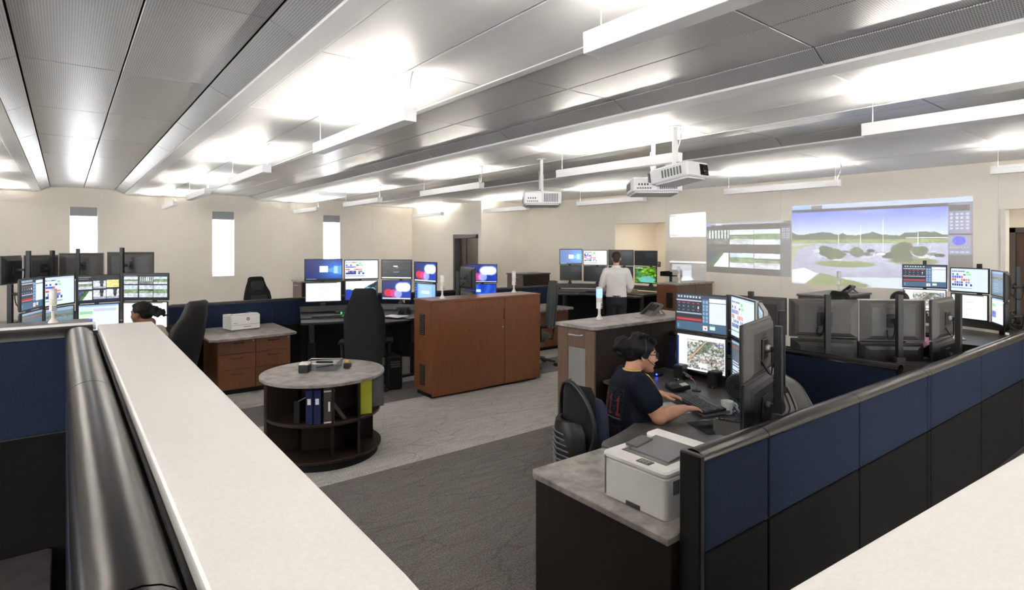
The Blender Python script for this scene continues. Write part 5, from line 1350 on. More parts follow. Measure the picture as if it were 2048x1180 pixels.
MB().loft([ring_rr(w_, d_, x, 0, z, e=2.4) for w_, d_, x, z in ((.062, .115, 0, 0), (.066, .12, 0, .012), (.058, .10, -.006, .028), (.036, .06, -.012, .039))]).build('shell', 'black_plastic', t, angle=60)
MB().at(T(.03, 0, .030, rx=PI / 2)).cyl((0, 0), .008, -.004, .004, 12).build('wheel', 'rubber', t)
tag(MB().tube(bez((3.27, 2.03, DZ1 + .012), (3.34, 1.98, DZ1 + .012), (3.4, 2.02, DZ1 + .012), (3.62, 1.98, DZ1 + .01), 12), .003, 6).build('mouse_cable', 'rubber'), 'thin black mouse cable on the foreground desk', 'cable')
t = thing('note_paper', 'white sheet of paper in front of the foreground keyboard', 'paper', (3.38, 2.45, DZ1), math.radians(-25))
MB().box(-.10, .07, -.14, .14, 0, .002).build('sheet', 'paper', t, smooth=False)
tag(MB().tube([(3.43, 2.39, DZ1 + .008), (3.49, 2.33, DZ1 + .012)], .005, 8).build('pen', 'black_plastic'), 'black pen in the foreground woman\'s left hand', 'pen')
t = thing('keypad', 'black desk keypad with white label beyond the foreground woman\'s left hand', 'keypad', (3.86, 2.74, DZ1), math.radians(-35))
MB().at(T(0, 0, 0, ry=-.18)).prism(rrect(-.075, .075, -.09, .09, .01), .008, .042, .005).build('case', 'black_plastic', t)
MB().at(T(0, 0, 0, ry=-.18)).box(.015, .065, -.075, .0, .042, .0435).build('label', 'paper', t, smooth=False)
for i in range(3):
    for j in range(4): MB().at(T(0, 0, 0, ry=-.18)).box(-.06 + .022 * i, -.045 + .022 * i, -.01 + .022 * j, .006 + .022 * j, .042, .047, .002).build('key', 'grille_grey', t)
t = thing('coffee_mug', 'white coffee mug beside the foreground keyboard', 'mug', (3.565, 2.135, DZ1), .4)
MB().lathe((0, 0, 0), [(.028, 0), (.034, .004), (.040, .06), (.043, .088), (.040, .088), (.037, .06), (.031, .010), (.001, .009)], 28).build('cup', 'mug_white', t, angle=50)
MB().at(T(0, 0, 0, rz=-1.05)).tube([(.036 + .034 * math.sin(a), 0, .045 - .03 * math.cos(a)) for a in [PI * k / 10 for k in range(11)]], .006, 8).build('mug_handle', 'mug_white', t)
t = thing('desk_fan', 'small round black desk fan with white letter behind the mug', 'fan', (3.93, 2.26, DZ1), math.radians(200))
MB().prism(rrect(-.05, .05, -.06, .06, .03), 0, .012, .003).build('base', 'black_plastic', t)
MB().tube([(0, 0, .012), (0, 0, .03)], .02).build('neck', 'black_plastic', t)
FR = T(0, 0, .11, ry=PI / 2)
MB().at(FR).lathe((0, 0, 0), [(.085, -.035), (.092, -.02), (.092, .02), (.085, .03)], 28).build('housing', 'black_plastic', t)
for r in (.03, .045, .06, .075): MB().at(FR).tube([(r * math.cos(2 * PI * k / 24), r * math.sin(2 * PI * k / 24), .033) for k in range(25)], .0022, 5, cap=False).build('grille_ring', 'charcoal_plastic', t)
MB().at(FR).cyl((0, 0), .022, .028, .036, 18).build('hub', 'black_plastic', t)
MB().at(T(.038, .045, .06, ry=PI / 2)).tube([(.014 * math.cos(a), .014 * math.sin(a), 0) for a in [.7 + 4.9 * k / 12 for k in range(13)]] + [(.0, -.010, 0), (.0, -.002, 0)], .0028, 6).build('letter_g', 'paper', t)
for k in range(3):
    a = 2 * PI * k / 3; MB().at(FR).add([(0, 0, .0), (.075 * math.cos(a), .075 * math.sin(a), .008), (.075 * math.cos(a + .9), .075 * math.sin(a + .9), -.012), (.02 * math.cos(a + .9), .02 * math.sin(a + .9), -.008)], [(0, 1, 2, 3)]).build('blade', 'charcoal_plastic', t)
def speaker(label, x, y, rz, z=DZ1, h=.13):
    t = thing('desk_speaker', label, 'speaker', (x, y, z), rz, 'small desk speakers')
    MB().box(-.05, .05, -.042, .042, 0, h, .008).build('cabinet', 'black_plastic', t)
    MB().box(-.054, -.049, -.037, .037, .02, h - .008, .002).build('grille', 'soft_black', t)
    MB().at(T(-.054, -.012, .012, ry=-PI / 2)).cyl((0, 0), .006, 0, .006, 12).build('knob', 'gold', t)
    return t
speaker('small black speaker below the aerial map screen, left one', 4.16, 2.93, .1)
speaker('small black speaker below the aerial map screen, right one', 4.16, 2.60, .0)
t = thing('power_light', 'device with glowing blue light at the back of the foreground desk', 'device', (4.12, 3.13, DZ1), .1)
MB().box(-.03, .03, -.03, .03, 0, .03, .005).build('case', 'black_plastic', t)
MB().ball((-.032, 0, .018), .008, 10).build('indicator', 'led_blue', t)
t = thing('gooseneck_microphone', 'gooseneck microphone with red ring beside the keypad', 'microphone', (3.93, 2.62, DZ1), 0)
MB().lathe((0, 0, 0), [(.035, 0), (.035, .008), (.012, .016)], 18).build('base', 'black_plastic', t)
MB().tube(bez((0, 0, .01), (0, 0, .08), (-.02, .03, .10), (-.06, .06, .12), 10), .004, 8).build('neck', 'silver', t)
MB().tube([(-.03, .04, .112), (-.075, .072, .150)], [.010, .007], 10).build('capsule', 'grey_plastic', t)
MB().tube([(-.025, .036, .106), (-.034, .042, .114)], .012, 10).build('ring', 'magenta', t)
t = thing('tumbler', 'magenta tumbler beside the foreground storage tower', 'cup', (3.86, 3.18, DZ1))
MB().lathe((0, 0, 0), [(.032, 0), (.035, .004), (.042, .13), (.042, .15), (.038, .155)], 24).build('cup', 'magenta', t)
MB().lathe((0, 0, 0), [(.044, .15), (.044, .165), (.03, .172)], 24).build('lid', 'soft_black', t)
t = thing('headset_cable', 'bundle of black and white cords hanging over the foreground keyboard corner', 'cable', (0, 0, 0))
for k in range(5):
    MB().tube(bez((3.58 + .02 * k, 2.10 - .01 * k, DZ1 + .006), (3.62 + .03 * k, 2.24, DZ1 + .10 + .012 * k), (3.70, 2.16 + .02 * k, DZ1 + .06), (3.56 - .03 * k, 1.93 + .01 * k, DZ1 + .008), 14), .0035, 6).build('cord', 'rubber' if k != 2 else 'cord_grey', t)
t = thing('footed_charger', 'black charging stand at the edge of the foreground desk', 'device', (3.32, 1.83, DZ1), .5)
MB().prism(rrect(-.05, .05, -.07, .07, .02), 0, .012, .003).build('base', 'black_plastic', t)
MB().at(T(0, 0, .012, ry=-.35)).box(-.012, .012, -.055, .055, 0, .13, .006).build('cradle', 'black_plastic', t)
for k in range(3): MB().at(T(0, 0, .012, ry=-.35)).box(-.014, -.012, -.03, .03, .03 + .03 * k, .045 + .03 * k, .001).build('slot', 'charcoal_plastic', t)
# desk phone on the tower
def phone(label, x, y, z, rz):
    t = thing('desk_phone', label, 'phone', (x, y, z), rz, 'desk phones')
    B = T(0, 0, .01, ry=-.75)
    MB().at(B).prism(rrect(-.11, .13, -.10, .10, .02), 0, .03, .006).build('body', 'charcoal_plastic', t)
    MB().at(B).prism(rrect(-.10, .11, .05, .095, .02), .03, .055, .01).build('handset', 'black_plastic', t)
    MB().at(B).box(.02, .10, -.085, .03, .03, .033).build('display', 'lens_black', t, smooth=False)
    for i in range(3):
        for j in range(4): MB().at(B).box(-.085 + .022 * j, -.070 + .022 * j, -.06 + .03 * i, -.042 + .03 * i, .03, .034, .001).build('key', 'grey_plastic', t)
    for s in (-.06, .06): MB().prism([(.02, s - .01), (.12, s - .01), (.12, s + .01), (.02, s + .01)], 0, .012).at(None).tube([(.03, s, .10), (.12, s, .008)], .008).build('stand_leg', 'grey_plastic', t)
    return t
phone('black desk phone on the grey counter beside the blue lamp', 4.62, 3.60, 1.2, math.radians(-28))
phone('black desk phone on the tower below the parking lot picture', 8.95, 3.45, 1.2, math.radians(-60))
t = thing('cable_grommet', 'round metal cable grommet in the grey counter top', 'grommet', (4.33, 3.52, 1.2))
MB().lathe((0, 0, 0), [(.036, 0), (.036, .002), (.028, .0025)], 24).build('ring', 'trim_metal', t)
# central desk: papers, PC, keyboard
t = thing('computer_tower', 'black computer tower on the floor beside the brown cabinet', 'computer', (3.30, 6.78, 0), math.radians(-8))
MB().box(0, .19, 0, .46, .01, .43, .006).build('case', 'black_plastic', t)
MB().box(.01, .18, -.006, .002, .02, .42, .003).build('front_panel', 'soft_black', t)
for k in range(3): MB().box(.03, .16, -.008, -.005, .30 + .03 * k, .32 + .03 * k).build('drive_slot', 'charcoal_plastic', t, smooth=False)
t = thing('paper_stack', 'white papers on the central desk right of the empty chair', 'papers', (3.78, 7.52, .861), .3)
for k in range(3): MB().at(T(0, 0, .0025 * k, rz=.12 * k)).box(-.11, .11, -.15, .15, 0, .002).build('sheet', 'paper', t, smooth=False)
def small_keyboard(label, x, y, z, rz):
    t = thing('keyboard', label, 'keyboard', (x, y, z), rz)
    MB().prism(rrect(-.07, .07, -.21, .21, .01), 0, .018, .004).build('case', 'black_plastic', t)
    for i in range(5): MB().box(-.055 + .022 * i, -.038 + .022 * i, -.195, .195, .018, .023, .002).build('key_row', 'charcoal_plastic', t)
small_keyboard('black keyboard on the central desk under the white screen', 2.98, 8.12, .861, math.radians(75))
small_keyboard("black keyboard on the standing man's desk", 8.25, 7.75, .971, math.radians(35))
t = thing('green_light_device', 'small device with green light under the white screen', 'device', (3.22, 8.24, .861), 1.3)
MB().box(-.05, .05, -.06, .06, 0, .05, .006).build('case', 'black_plastic', t)
MB().ball((-.052, -.02, .03), .008, 10).build('indicator', 'led_green', t)
phone('black desk phone under the right screens of the central desk', 4.02, 7.72, .861, math.radians(-140))
# W2 / W3 desk clutter
t = thing('paper_stack', 'white papers on the desk at the right edge', 'papers', (8.25, 2.05, .801), .2)
for k in range(4): MB().at(T(0, 0, .003 * k, rz=.1 * k)).box(-.16, .16, -.11, .11, 0, .0025).build('sheet', 'paper', t, smooth=False)
t = thing('cardboard_box', 'small beige box under the forest screen', 'box', (8.62, 7.12, .972), .4)
MB().box(-.05, .05, -.06, .06, 0, .075, .002).build('carton', 'wood_box', t)
MB().box(-.051, .051, -.01, .01, .074, .0765).build('tape', 'ivory_plastic', t, smooth=False)
t = thing('cup_holder', 'black pencil cup on the desk left of the dark screens', 'cup', (7.9, 8.62, .972), 0)
MB().lathe((0, 0, 0), [(.04, 0), (.042, .10), (.038, .10), (.036, .01)], 20).build('cup', 'soft_black', t)
for k in range(4): MB().tube([(.01 * math.cos(k * 1.6), .01 * math.sin(k * 1.6), .015), (.032 * math.cos(k * 1.6), .032 * math.sin(k * 1.6), .17)], .004).build('pencil', 'charcoal_plastic', t)
t = thing('wall_shelf', 'black angled shelf tray right of the forest screen', 'shelf', (9.15, 6.70, 1.30), 0)
MB().box(-.10, .20, -.14, .14, .0, .012, .003).box(-.10, .20, .13, .14, .0, .09, .003).box(-.10, -.09, -.14, .14, 0, .09, .003).build('tray', 'soft_black', t)
MB().box(.03, .07, -.02, .02, -.33, 0, .003).build('post', 'black_plastic', t)
# ------------------------------------------------------------------ people
def ell(c, rx, ry, n=20, ux=(1, 0, 0), uy=(0, 1, 0)):
    c = Vector(c); ux = Vector(ux); uy = Vector(uy)
    return [c + ux * rx * math.cos(2 * PI * k / n) + uy * ry * math.sin(2 * PI * k / n) for k in range(n)]
def chain(mb, pts, rad, n=12):
    """tapered limb with round ends"""
    pts = [Vector(p) for p in pts]
    mb.tube(pts, rad, n)
    for p, r in ((pts[0], rad[0]), (pts[-1], rad[-1])): mb.ball(p, r, n)
    for p, r in zip(pts[1:-1], rad[1:-1]): mb.ball(p, r, n)
def remesh(name, mb, vox, m, parent, it=3, dec=None):
    me = mb.mesh(name); o = bpy.data.objects.new(name, me); COL.objects.link(o)
    r = o.modifiers.new('r', 'REMESH'); r.mode = 'VOXEL'; r.voxel_size = vox; r.use_smooth_shade = True
    s = o.modifiers.new('s', 'SMOOTH'); s.factor = .5; s.iterations = it
    dg = bpy.context.evaluated_depsgraph_get(); ev = o.evaluated_get(dg)
    out = bpy.data.meshes.new_from_object(ev); out.name = name
    bpy.data.objects.remove(o); bpy.data.meshes.remove(me)
    out.materials.clear(); out.materials.append(MATS[m]); out.polygons.foreach_set('use_smooth', [True] * len(out.polygons))
    return link(name, out, parent)
def hand(mb, wrist, fdir, up, side, curl=.5, s=1.0):
    """palm and five fingers; fdir points along the fingers, up is the back of the hand, side is towards the thumb"""
    w = Vector(wrist); f = Vector(fdir).normalized(); u = Vector(up); u = (u - f * u.dot(f)).normalized(); t = f.cross(u).normalized() * side
    kn = w + f * .085 * s
    rings = []
    for k, (d, hw, hh) in enumerate(((0, .027, .021), (.03, .036, .018), (.065, .041, .015), (.09, .039, .012))):
        rings.append(ell(w + f * d * s, hw * s, hh * s, 16, t, u))
    mb.loft(rings)
    tips = []
    for i, (off, ln, r) in enumerate(((.031, .072, .0092), (.0105, .080, .0095), (-.0105, .074, .009), (-.031, .058, .008))):
        p = w + f * (.082 - .006 * abs(i - 1)) * s + t * off * s
        fd = (f + t * off * 1.6).normalized(); a = .25 * curl
        d1 = (fd * math.cos(a) - u * math.sin(a)); d2 = (fd * math.cos(a + .55 * curl) - u * math.sin(a + .55 * curl)); d3 = (fd * math.cos(a + .95 * curl) - u * math.sin(a + .95 * curl))
        q1 = p + d1 * ln * .42 * s; q2 = q1 + d2 * ln * .33 * s; q3 = q2 + d3 * ln * .25 * s
        chain(mb, [p, q1, q2, q3], [r * s, r * .96 * s, r * .88 * s, r * .74 * s], 10); tips.append((q3, d3, u, r * s))
    p = w + f * .022 * s + t * .028 * s
    q1 = p + (f * .6 + t * .75 - u * .2).normalized() * .042 * s; q2 = q1 + (f * .92 + t * .3 - u * .2).normalized() * .034 * s
    chain(mb, [p, q1, q2], [.0135 * s, .0115 * s, .0085 * s], 10); tips.append((q2, (f * .92 + t * .3).normalized(), u, .010 * s))
    return tips

def head(mb, c, fwd, up, s=1.0):
    """skull, jaw, nose, lips, ears around centre c (at eye height)"""
    c = Vector(c); f = Vector(fwd).normalized(); u = Vector(up); u = (u - f * u.dot(f)).normalized(); l = u.cross(f)
    M = Matrix((( f.x, l.x, u.x, c.x), (f.y, l.y, u.y, c.y), (f.z, l.z, u.z, c.z), (0, 0, 0, 1)))
    mb.at(M)
    mb.ball((-.012 * s, 0, .028 * s), .096 * s, 24, rz=.088 * s, ry=.076 * s)
    rings = []
    for z, x, rx, ry in ((.03, .010, .082, .071), (0, .014, .080, .070), (-.03, .020, .074, .066), (-.06, .028, .062, .057), (-.085, .036, .050, .046), (-.105, .044, .036, .034), (-.118, .048, .020, .020)):
        rings.append(ell((x * s, 0, z * s), rx * s, ry * s, 24))
    mb.loft(rings)
    mb.loft([ell((.088 * s, 0, .008 * s), .008 * s, .009 * s, 10), ell((.096 * s, 0, -.012 * s), .012 * s, .011 * s, 10), ell((.104 * s, 0, -.030 * s), .015 * s, .016 * s, 10), ell((.090 * s, 0, -.042 * s), .012 * s, .014 * s, 10)])
    mb.ball((.080 * s, 0, -.066 * s), .016 * s, 12, rz=.012 * s, ry=.024 * s)
    mb.ball((.076 * s, 0, -.102 * s), .018 * s, 12)
    mb.ball((.062 * s, .036 * s, -.030 * s), .026 * s, 12); mb.ball((.062 * s, -.036 * s, -.030 * s), .026 * s, 12)
    mb.ball((.078 * s, 0, .026 * s), .018 * s, 12, rz=.010 * s, ry=.045 * s)
    for sd in (-1, 1):
        mb.ball((-.006 * s, sd * .076 * s, -.012 * s), .019 * s, 12, rz=.031 * s, ry=.010 * s); mb.ball((-.002 * s, sd * .082 * s, -.004 * s), .012 * s, 10, rz=.02 * s, ry=.007 * s)
    mb.at(None)
    return M
def face_parts(body, M, s=1.0, iris=(.2, .12, .08)):
    for sd in (-1, 1):
        MB().at(M).ball((.073 * s, sd * .031 * s, .004 * s), .0125 * s, 14).build('eye', 'eye_white', body)
        MB().at(M).ball((.0815 * s, sd * .031 * s, .004 * s), .006 * s, 10).build('iris', 'soft_black', body)
        MB().at(M).tube([(.083 * s, sd * .014 * s, .024 * s), (.084 * s, sd * .032 * s, .030 * s), (.070 * s, sd * .052 * s, .025 * s)], .004 * s, 6).build('eyebrow', 'hair_black', body)
    MB().at(M).ball((.091 * s, 0, -.063 * s), .007 * s, 12, rz=.0055 * s, ry=.021 * s).build('lip', 'lip', body)
    MB().at(M).ball((.089 * s, 0, -.072 * s), .007 * s, 12, rz=.0055 * s, ry=.018 * s).build('lip', 'lip', body)

def torso_rings(base, top, prof, f, n=28):
    """prof: (t, half depth, half width, forward offset)"""
    base = Vector(base); top = Vector(top); f = Vector(f).normalized(); l = Vector((0, 0, 1)).cross(f).normalized()
    return [ell(base.lerp(top, t_) + f * fo, d_, w_, n, f, l) for t_, d_, w_, fo in prof]

# --- the woman at the foreground desk ---------------------------------------------------
def woman_front():
    yaw = math.radians(-30); f = Vector((math.cos(yaw), math.sin(yaw), 0)); l = Vector((-f.y, f.x, 0)); U = Vector((0, 0, 1))
    t = thing('person', 'seated woman in dark printed T-shirt with glasses and headset typing', 'person', (3.0, 2.57, 0))
    O = Vector((3.0, 2.57, 0)); loc = lambda p: Vector(p) - O
    pel = Vector((3.0, 2.565, .50)) - O; nk = Vector((3.06, 2.545, 1.045)) - O
    hc = Vector((3.125, 2.512, 1.148)) - O
    hf = Vector((math.cos(math.radians(-36)), math.sin(math.radians(-36)), -.12))
    body = MB(); shirt = MB(); pants = MB()
    prof = [(0, .15, .20, 0), (.12, .168, .21, .01), (.30, .165, .20, .02), (.48, .155, .19, .02), (.64, .155, .192, .02), (.78, .142, .192, .012), (.88, .118, .178, .0), (.96, .085, .125, -.005), (1.0, .062, .07, 0)]
    body.loft(torso_rings(pel, nk, prof, f))
    shirt.loft(torso_rings(pel, nk + Vector((0, 0, .0)), [(a, d + .011, w + .012, o) for a, d, w, o in prof[:-1]] + [(1.0, .070, .078, .0)], f))
    for sd in (-1, 1): shirt.ball(pel.lerp(nk, .60) + f * .105 + l * sd * .08, .098, 16)
    chain(body, [nk - U * .03, nk + U * .05 + f * .015, hc - U * .06 - hf * .02], [.062, .054, .054], 18)
    M = head(body, hc, hf, (0.06, 0, 1))
    RE, RW, RF = Vector((3.015, 2.285, .790)) - O, Vector((3.265, 2.268, .800)) - O, Vector((3.45, 2.215, .79)) - O
    LE, LW, LF = Vector((3.25, 2.80, .795)) - O, Vector((3.435, 2.585, .805)) - O, Vector((3.60, 2.43, .79)) - O
    RS = nk - U * .08 - l * .17; LS = nk - U * .08 + l * .17
    chain(body, [RS, RS.lerp(RE, .5) - l * .012, RE, RE.lerp(RW, .45) + U * .004, RW], [.068, .066, .054, .049, .029], 16)
    chain(body, [LS, LS.lerp(LE, .5) + l * .012, LE, LE.lerp(LW, .45), LW], [.062, .056, .046, .041, .028], 16)
    chain(shirt, [RS + l * .02 + U * .004, RS, RS.lerp(RE, .46) - l * .012], [.086, .086, .084], 16)
    chain(shirt, [LS - l * .02 + U * .004, LS, LS.lerp(LE, .46) + l * .012], [.078, .078, .074], 16)
    tipsR = hand(body, RW, RF - RW, U + (RF - RW) * .3, -1, .62, 1.0); tipsL = hand(body, LW, LF - LW, U + (LF - LW) * .3, 1, .55, 1.0)
    # lower body on the seat, shins under the desk
    for sd in (-1, 1):
        hip = pel + l * sd * .09 - U * .0; knee = hip + f * .42 + U * .02; ank = knee + f * .05 - U * .42
        chain(body, [hip, knee, ank], [.085, .058, .042], 14); chain(pants, [hip, hip.lerp(knee, .5), knee, ank], [.105, .092, .078, .062], 16)
        sh = MB(); chain(sh, [ank - U * .045 - f * .03, ank - U * .055 + f * .15], [.045, .036], 12); remesh('shoe', sh, .008, 'soft_black', t)
    pants.loft(torso_rings(pel - U * .09, pel + U * .05, [(0, .13, .19, .02), (.5, .152, .205, .01), (1, .15, .20, .005)], f))
    b = remesh('body', body, .0052, 'skin_tan', t, 3)
    s_ = remesh('t_shirt', shirt, .008, 'tee_navy', t, 5)
    remesh('trousers', pants, .010, 'trousers_dark', t, 5)
    face_parts(b, M)
    for tips in (tipsR, tipsL):
        for q, d, u, r in tips:
            MB().at(Matrix.Translation(q + d * .006 + u * r * .45)).ball((0, 0, 0), .0052, 10, rz=.0032).build('fingernail', 'nail', b)
    # hair: cap, curls, loose bun
    hr = MB(); hr.at(M); hr.ball((-.024, 0, .040), .104, 20, rz=.092, ry=.090); hr.ball((-.07, 0, .0), .062, 16, ry=.074, rz=.075); hr.ball((.045, 0, .088), .05, 14, ry=.062, rz=.03)
    rr = np.random.RandomState(11)
    for k in range(26):
        a = rr.rand() * 2 * PI; z = rr.rand() * 2 - 1; q = math.sqrt(1 - z * z)
        hr.ball((-.135 + .048 * q * math.cos(a), .052 * q * math.sin(a), .035 + .05 * z), .022 + .012 * rr.rand(), 8)
    for k in range(14): hr.ball((-.10 - .09 * rr.rand(), .06 * (rr.rand() - .5), .10 * rr.rand() - .01), .020 + .008 * rr.rand(), 8)
    hr.ball((-.12, 0, .03), .055, 14)
    for k in range(22):
        a = -.4 + 3.4 * rr.rand(); hr.ball((-.02 + .10 * math.cos(a), .078 * (rr.rand() * 2 - 1), .045 + .085 * math.sin(a)), .017, 8)
    hr.at(None)
    h_ = remesh('hair', hr, .006, 'hair_black', b, 2)
    # glasses
    g = MB().at(M)
    for sd in (-1, 1):
        g.tube([(.098 + .002 * math.cos(a), sd * .033 + .025 * math.cos(a), .002 + .018 * math.sin(a)) for a in [2 * PI * k / 20 for k in range(21)]], .0028, 6, cap=False)
        g.tube([(.096, sd * .058, .008), (.06, sd * .074, .010), (-.005, sd * .084, .008)], .003, 6)
    g.tube([(.099, -.009, .006), (.102, 0, .008), (.099, .009, .006)], .0025, 6)
    gl = g.build('glasses', 'black_plastic', b)
    for sd in (-1, 1): MB().at(M @ T(.098, sd * .033, .002, ry=PI / 2)).cyl((0, 0), .023, -.0005, .0005, 18).build('lens', 'window_glass', gl)
    # headset
    hs = MB().at(M); hs.tube([(-.004, .092 * math.cos(a), .02 + .118 * math.sin(a)) for a in [PI * k / 16 for k in range(17)]], .005, 8)
    hb = hs.build('headset_band', 'black_plastic', b)
    MB().at(M @ T(-.002, -.088, .004, rx=PI / 2)).cyl((0, 0), .024, -.008, .008, 16).build('ear_pad', 'soft_black', hb)
    MB().at(M).tube([(-.002, -.093, -.004), (.04, -.088, -.04), (.09, -.055, -.07)], .0028, 6).build('microphone_boom', 'black_plastic', hb)
    # lanyard: yellow and black band around the neck, badge reel on the chest
    dg = BVHTree.FromPolygons([v.co for v in s_.data.vertices], [tuple(p.vertices) for p in s_.data.polygons])
    def onshirt(p, off=.004):
        q, n_, i_, d_ = dg.find_nearest(Vector(p)); return q + n_ * off
    for sd in (-1, 1):
        pts = [onshirt(nk + Vector((0, 0, .01)) - f * .055 + l * sd * .03)] + [onshirt(nk + U * (.012 - .05 * k * k * .5) + f * (-.05 + .075 * k) + l * sd * (.062 - .006 * k)) for k in (.5, 1, 1.6, 2.1)] + [onshirt(nk - U * (.16 + .09 * k) + f * .17 + l * sd * (.042 - .01 * k)) for k in (0, 1, 1.6)]
        MB().tube(pts, .0055, 6).build('lanyard', 'lanyard' if sd < 0 else 'lanyard', s_)
        MB().tube([p + f * .001 + U * .003 for p in pts], .0032, 6).build('lanyard_stripe', 'soft_black', s_)
    bp_ = onshirt(nk - U * .31 + f * .2, .012)
    MB().at(Matrix.Translation(bp_) @ Matrix.Rotation(yaw, 4, 'Z')).box(-.006, .006, -.026, .026, -.035, .035, .004).build('badge', 'soft_black', s_)
    # printed back of the shirt: picture grid wrapped on to the cloth
    P = picture('back_print', pic('tee'), [(0, 0, 1), (1, 0, 1), (1, 0, 0), (0, 0, 0)], 'print', s_)
    fb = Vector((math.cos(yaw + .30), math.sin(yaw + .30), 0)); lb = Vector((-fb.y, fb.x, 0))
    for v in P.data.vertices:
        u, z = v.co.x, v.co.z
        o_ = pel.lerp(nk, .56) - fb * .6 + lb * (.125 - .25 * u) + U * (-.155 + .31 * z)
        hit = dg.ray_cast(o_, fb)
        v.co = (hit[0] - fb * .0035) if hit[0] is not None else o_ + fb * .45
    return t
woman_front()

# --- standing man with white shirt -------------------------------------------------------
def man_back():
    yaw = math.radians(42); f = Vector((math.cos(yaw), math.sin(yaw), 0)); l = Vector((-f.y, f.x, 0)); U = Vector((0, 0, 1))
    O = Vector((7.64, 6.71, 0))
    t = thing('person', 'man in white shirt and dark trousers standing with his back to the camera', 'person', O)
    pel = Vector((0, 0, .93)); nk = Vector((0, 0, 1.50)) + f * .03; hc = nk + U * .165 + f * .035
    body = MB(); shirt = MB(); pants = MB()
    prof = [(0, .105, .165, 0), (.2, .105, .155, .0), (.42, .11, .155, .005), (.62, .118, .172, .0), (.80, .11, .185, -.01), (.90, .095, .165, -.01), (.97, .07, .10, 0), (1, .055, .06, 0)]
    body.loft(torso_rings(pel, nk, prof, f)); shirt.loft(torso_rings(pel + U * .055, nk + U * .012, [(a, d + .016, w + .02, o) for a, d, w, o in prof[:-1]] + [(1, .062, .066, 0)], f))
    chain(body, [nk - U * .02, nk + U * .06 + f * .01, hc - U * .06], [.058, .052, .052], 16)
    M = head(body, hc, f + U * -.22, U)
    for sd in (-1, 1):
        S = nk - U * .075 + l * sd * .185; E = S - U * .25 + l * sd * .065 + f * .06; W = E + f * .20 - U * .10 - l * sd * .02
        chain(body, [S, E, W], [.052, .043, .03], 14); chain(shirt, [S - l * sd * .02, S.lerp(E, .5), E, E.lerp(W, .5), W - (W - E) * .1], [.078, .070, .064, .056, .046], 16)
        hand(body, W, f * .9 - U * .25, U + f * .2, -1 if sd < 0 else 1, .7)
        hip = pel + l * sd * .085; kn = hip - U * .44 + f * .01; an = kn - U * .42 - f * .01
        chain(body, [hip, kn, an], [.085, .055, .04], 12); chain(pants, [hip - U * .02, hip.lerp(kn, .5), kn, kn.lerp(an, .5), an + U * .03], [.105, .092, .078, .068, .064], 16)
        sh = MB(); chain(sh, [an - U * .03 - f * .05, an - U * .035 + f * .16], [.04, .034], 12); remesh('shoe', sh, .009, 'soft_black', t)
    pants.loft(torso_rings(pel - U * .10, pel + U * .07, [(0, .118, .178, -.01), (.4, .128, .182, -.01), (1, .112, .168, 0)], f))
    b = remesh('body', body, .0075, 'skin_fair', t, 3); s_ = remesh('shirt', shirt, .010, 'shirt_white', t, 4); p_ = remesh('trousers', pants, .010, 'trousers_dark', t, 4)
    face_parts(b, M)
    MB().loft([ell(pel + U * z, .120, .176, 32, f, l) for z in (.048, .085)], cap=False).build('belt', 'belt', p_)
    MB().loft([ell(nk + U * z + f * (.0), r_, r_ * 1.08, 24, f, l) for z, r_ in ((-.005, .075), (.04, .066))], cap=False).build('collar', 'shirt_white', s_)
    hr = MB(); hr.at(M); hr.ball((-.018, 0, .040), .100, 20, rz=.086, ry=.083); hr.ball((-.045, 0, .0), .068, 16, ry=.070, rz=.07); hr.ball((-.055, 0, -.045), .045, 14, ry=.058, rz=.05); hr.at(None)
    remesh('hair', hr, .006, 'hair_brown', b, 2)
man_back()

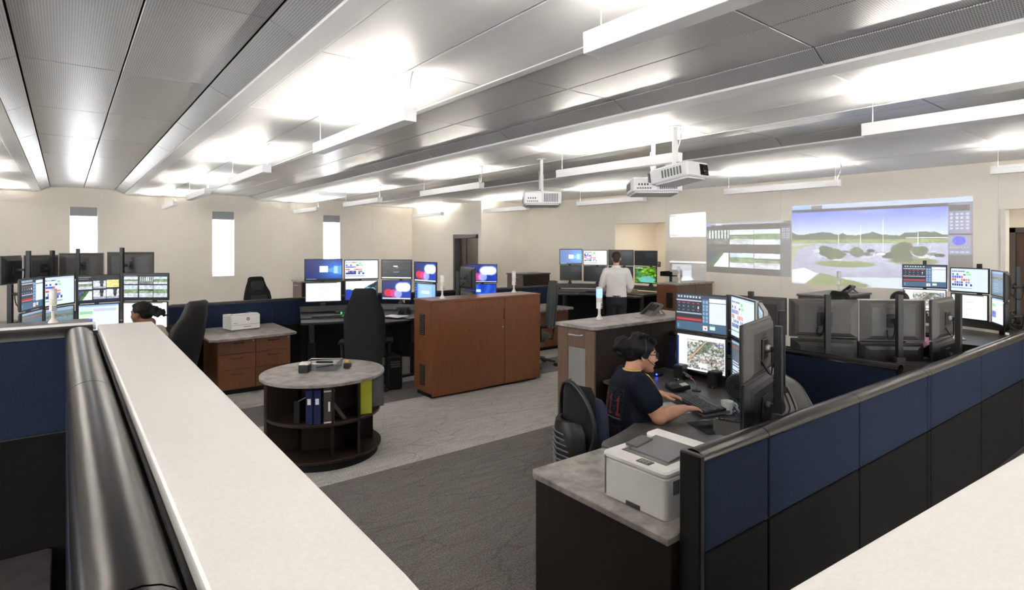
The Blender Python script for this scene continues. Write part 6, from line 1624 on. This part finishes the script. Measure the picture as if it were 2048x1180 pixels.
# --- seated people further away ----------------------------------------------------------
def seated(label, O, yaw, skin, top, hairfn, hy=None, hz=1.17, look=-.05, lean=.05):
    f = Vector((math.cos(yaw), math.sin(yaw), 0)); l = Vector((-f.y, f.x, 0)); U = Vector((0, 0, 1))
    t = thing('person', label, 'person', O)
    pel = Vector((0, 0, .52)); nk = Vector((0, 0, hz - .150)) + f * lean; hc = nk + U * .145 + f * (.045 + lean * .5)
    h_ = yaw if hy is None else hy; hf = Vector((math.cos(h_), math.sin(h_), look))
    body = MB(); shirt = MB(); pants = MB()
    prof = [(0, .12, .17, 0), (.3, .12, .165, .01), (.6, .125, .17, .01), (.8, .115, .175, 0), (.92, .085, .14, 0), (1, .055, .06, 0)]
    body.loft(torso_rings(pel, nk, prof, f)); shirt.loft(torso_rings(pel, nk + U * .015, [(a, d + .018, w + .02, o) for a, d, w, o in prof[:-1]] + [(1, .066, .07, 0)], f))
    chain(body, [nk - U * .02, nk + U * .05, hc - U * .06], [.055, .05, .05], 16); M = head(body, hc, hf, U)
    for sd in (-1, 1):
        S = nk - U * .07 + l * sd * .165; E = S - U * .22 + l * sd * .05 + f * .10; W = E + f * .22 - U * .0 - l * sd * .06
        chain(body, [S, E, W], [.05, .042, .028], 12); chain(shirt, [S, S.lerp(E, .5), E, W - (W - E) * .12], [.072, .068, .060, .044], 14)
        hand(body, W, f - l * sd * .2 - U * .1, U, -1 if sd < 0 else 1, .5)
        hip = pel + l * sd * .09; kn = hip + f * .42; an = kn - U * .43
        chain(body, [hip, kn, an], [.08, .055, .04], 12); chain(pants, [hip, kn, an], [.10, .075, .06], 14)
        sh = MB(); chain(sh, [an - U * .045 - f * .04, an - U * .05 + f * .14], [.04, .034], 12); remesh('shoe', sh, .009, 'soft_black', t)
    pants.loft(torso_rings(pel - U * .08, pel + U * .05, [(0, .12, .18, .01), (1, .135, .19, 0)], f))
    b = remesh('body', body, .0075, skin, t, 3); remesh('jacket', shirt, .010, top, t, 4); remesh('trousers', pants, .012, 'trousers_dark', t, 4)
    face_parts(b, M)
    hr = MB(); hr.at(M); hairfn(hr); hr.at(None); remesh('hair', hr, .006, 'hair_black', b, 2)
    return t
def hair_pony(hr):
    hr.ball((-.022, 0, .042), .103, 20, rz=.092, ry=.086); hr.ball((-.055, 0, .0), .066, 16, ry=.072, rz=.07); hr.ball((.035, 0, .085), .05, 14, ry=.058, rz=.03)
    rr = np.random.RandomState(3)
    for k in range(40):
        u = rr.rand(); hr.ball((-.12 - .13 * u + .02 * rr.randn(), .025 * rr.randn(), .015 - .05 * u * u + .02 * rr.randn()), .024 - .008 * u, 8)
    hr.ball((-.12, 0, .02), .04, 12)
def hair_bob(hr):
    hr.ball((-.015, 0, .042), .106, 20, rz=.094, ry=.092); hr.ball((-.05, 0, -.02), .075, 16, ry=.086, rz=.10)
seated('woman with ponytail and beige top seated in profile at the left desk', (.80, 7.08, 0), math.radians(146), 'skin_brown', 'jacket_beige', hair_pony, hy=math.radians(142), hz=1.175, lean=.10)
seated('seated person with dark hair and pink top mostly hidden behind the monitor backs', (7.50, 2.40, 0), math.radians(-14), 'skin_tan', 'pink_cloth', hair_bob, hz=1.235)
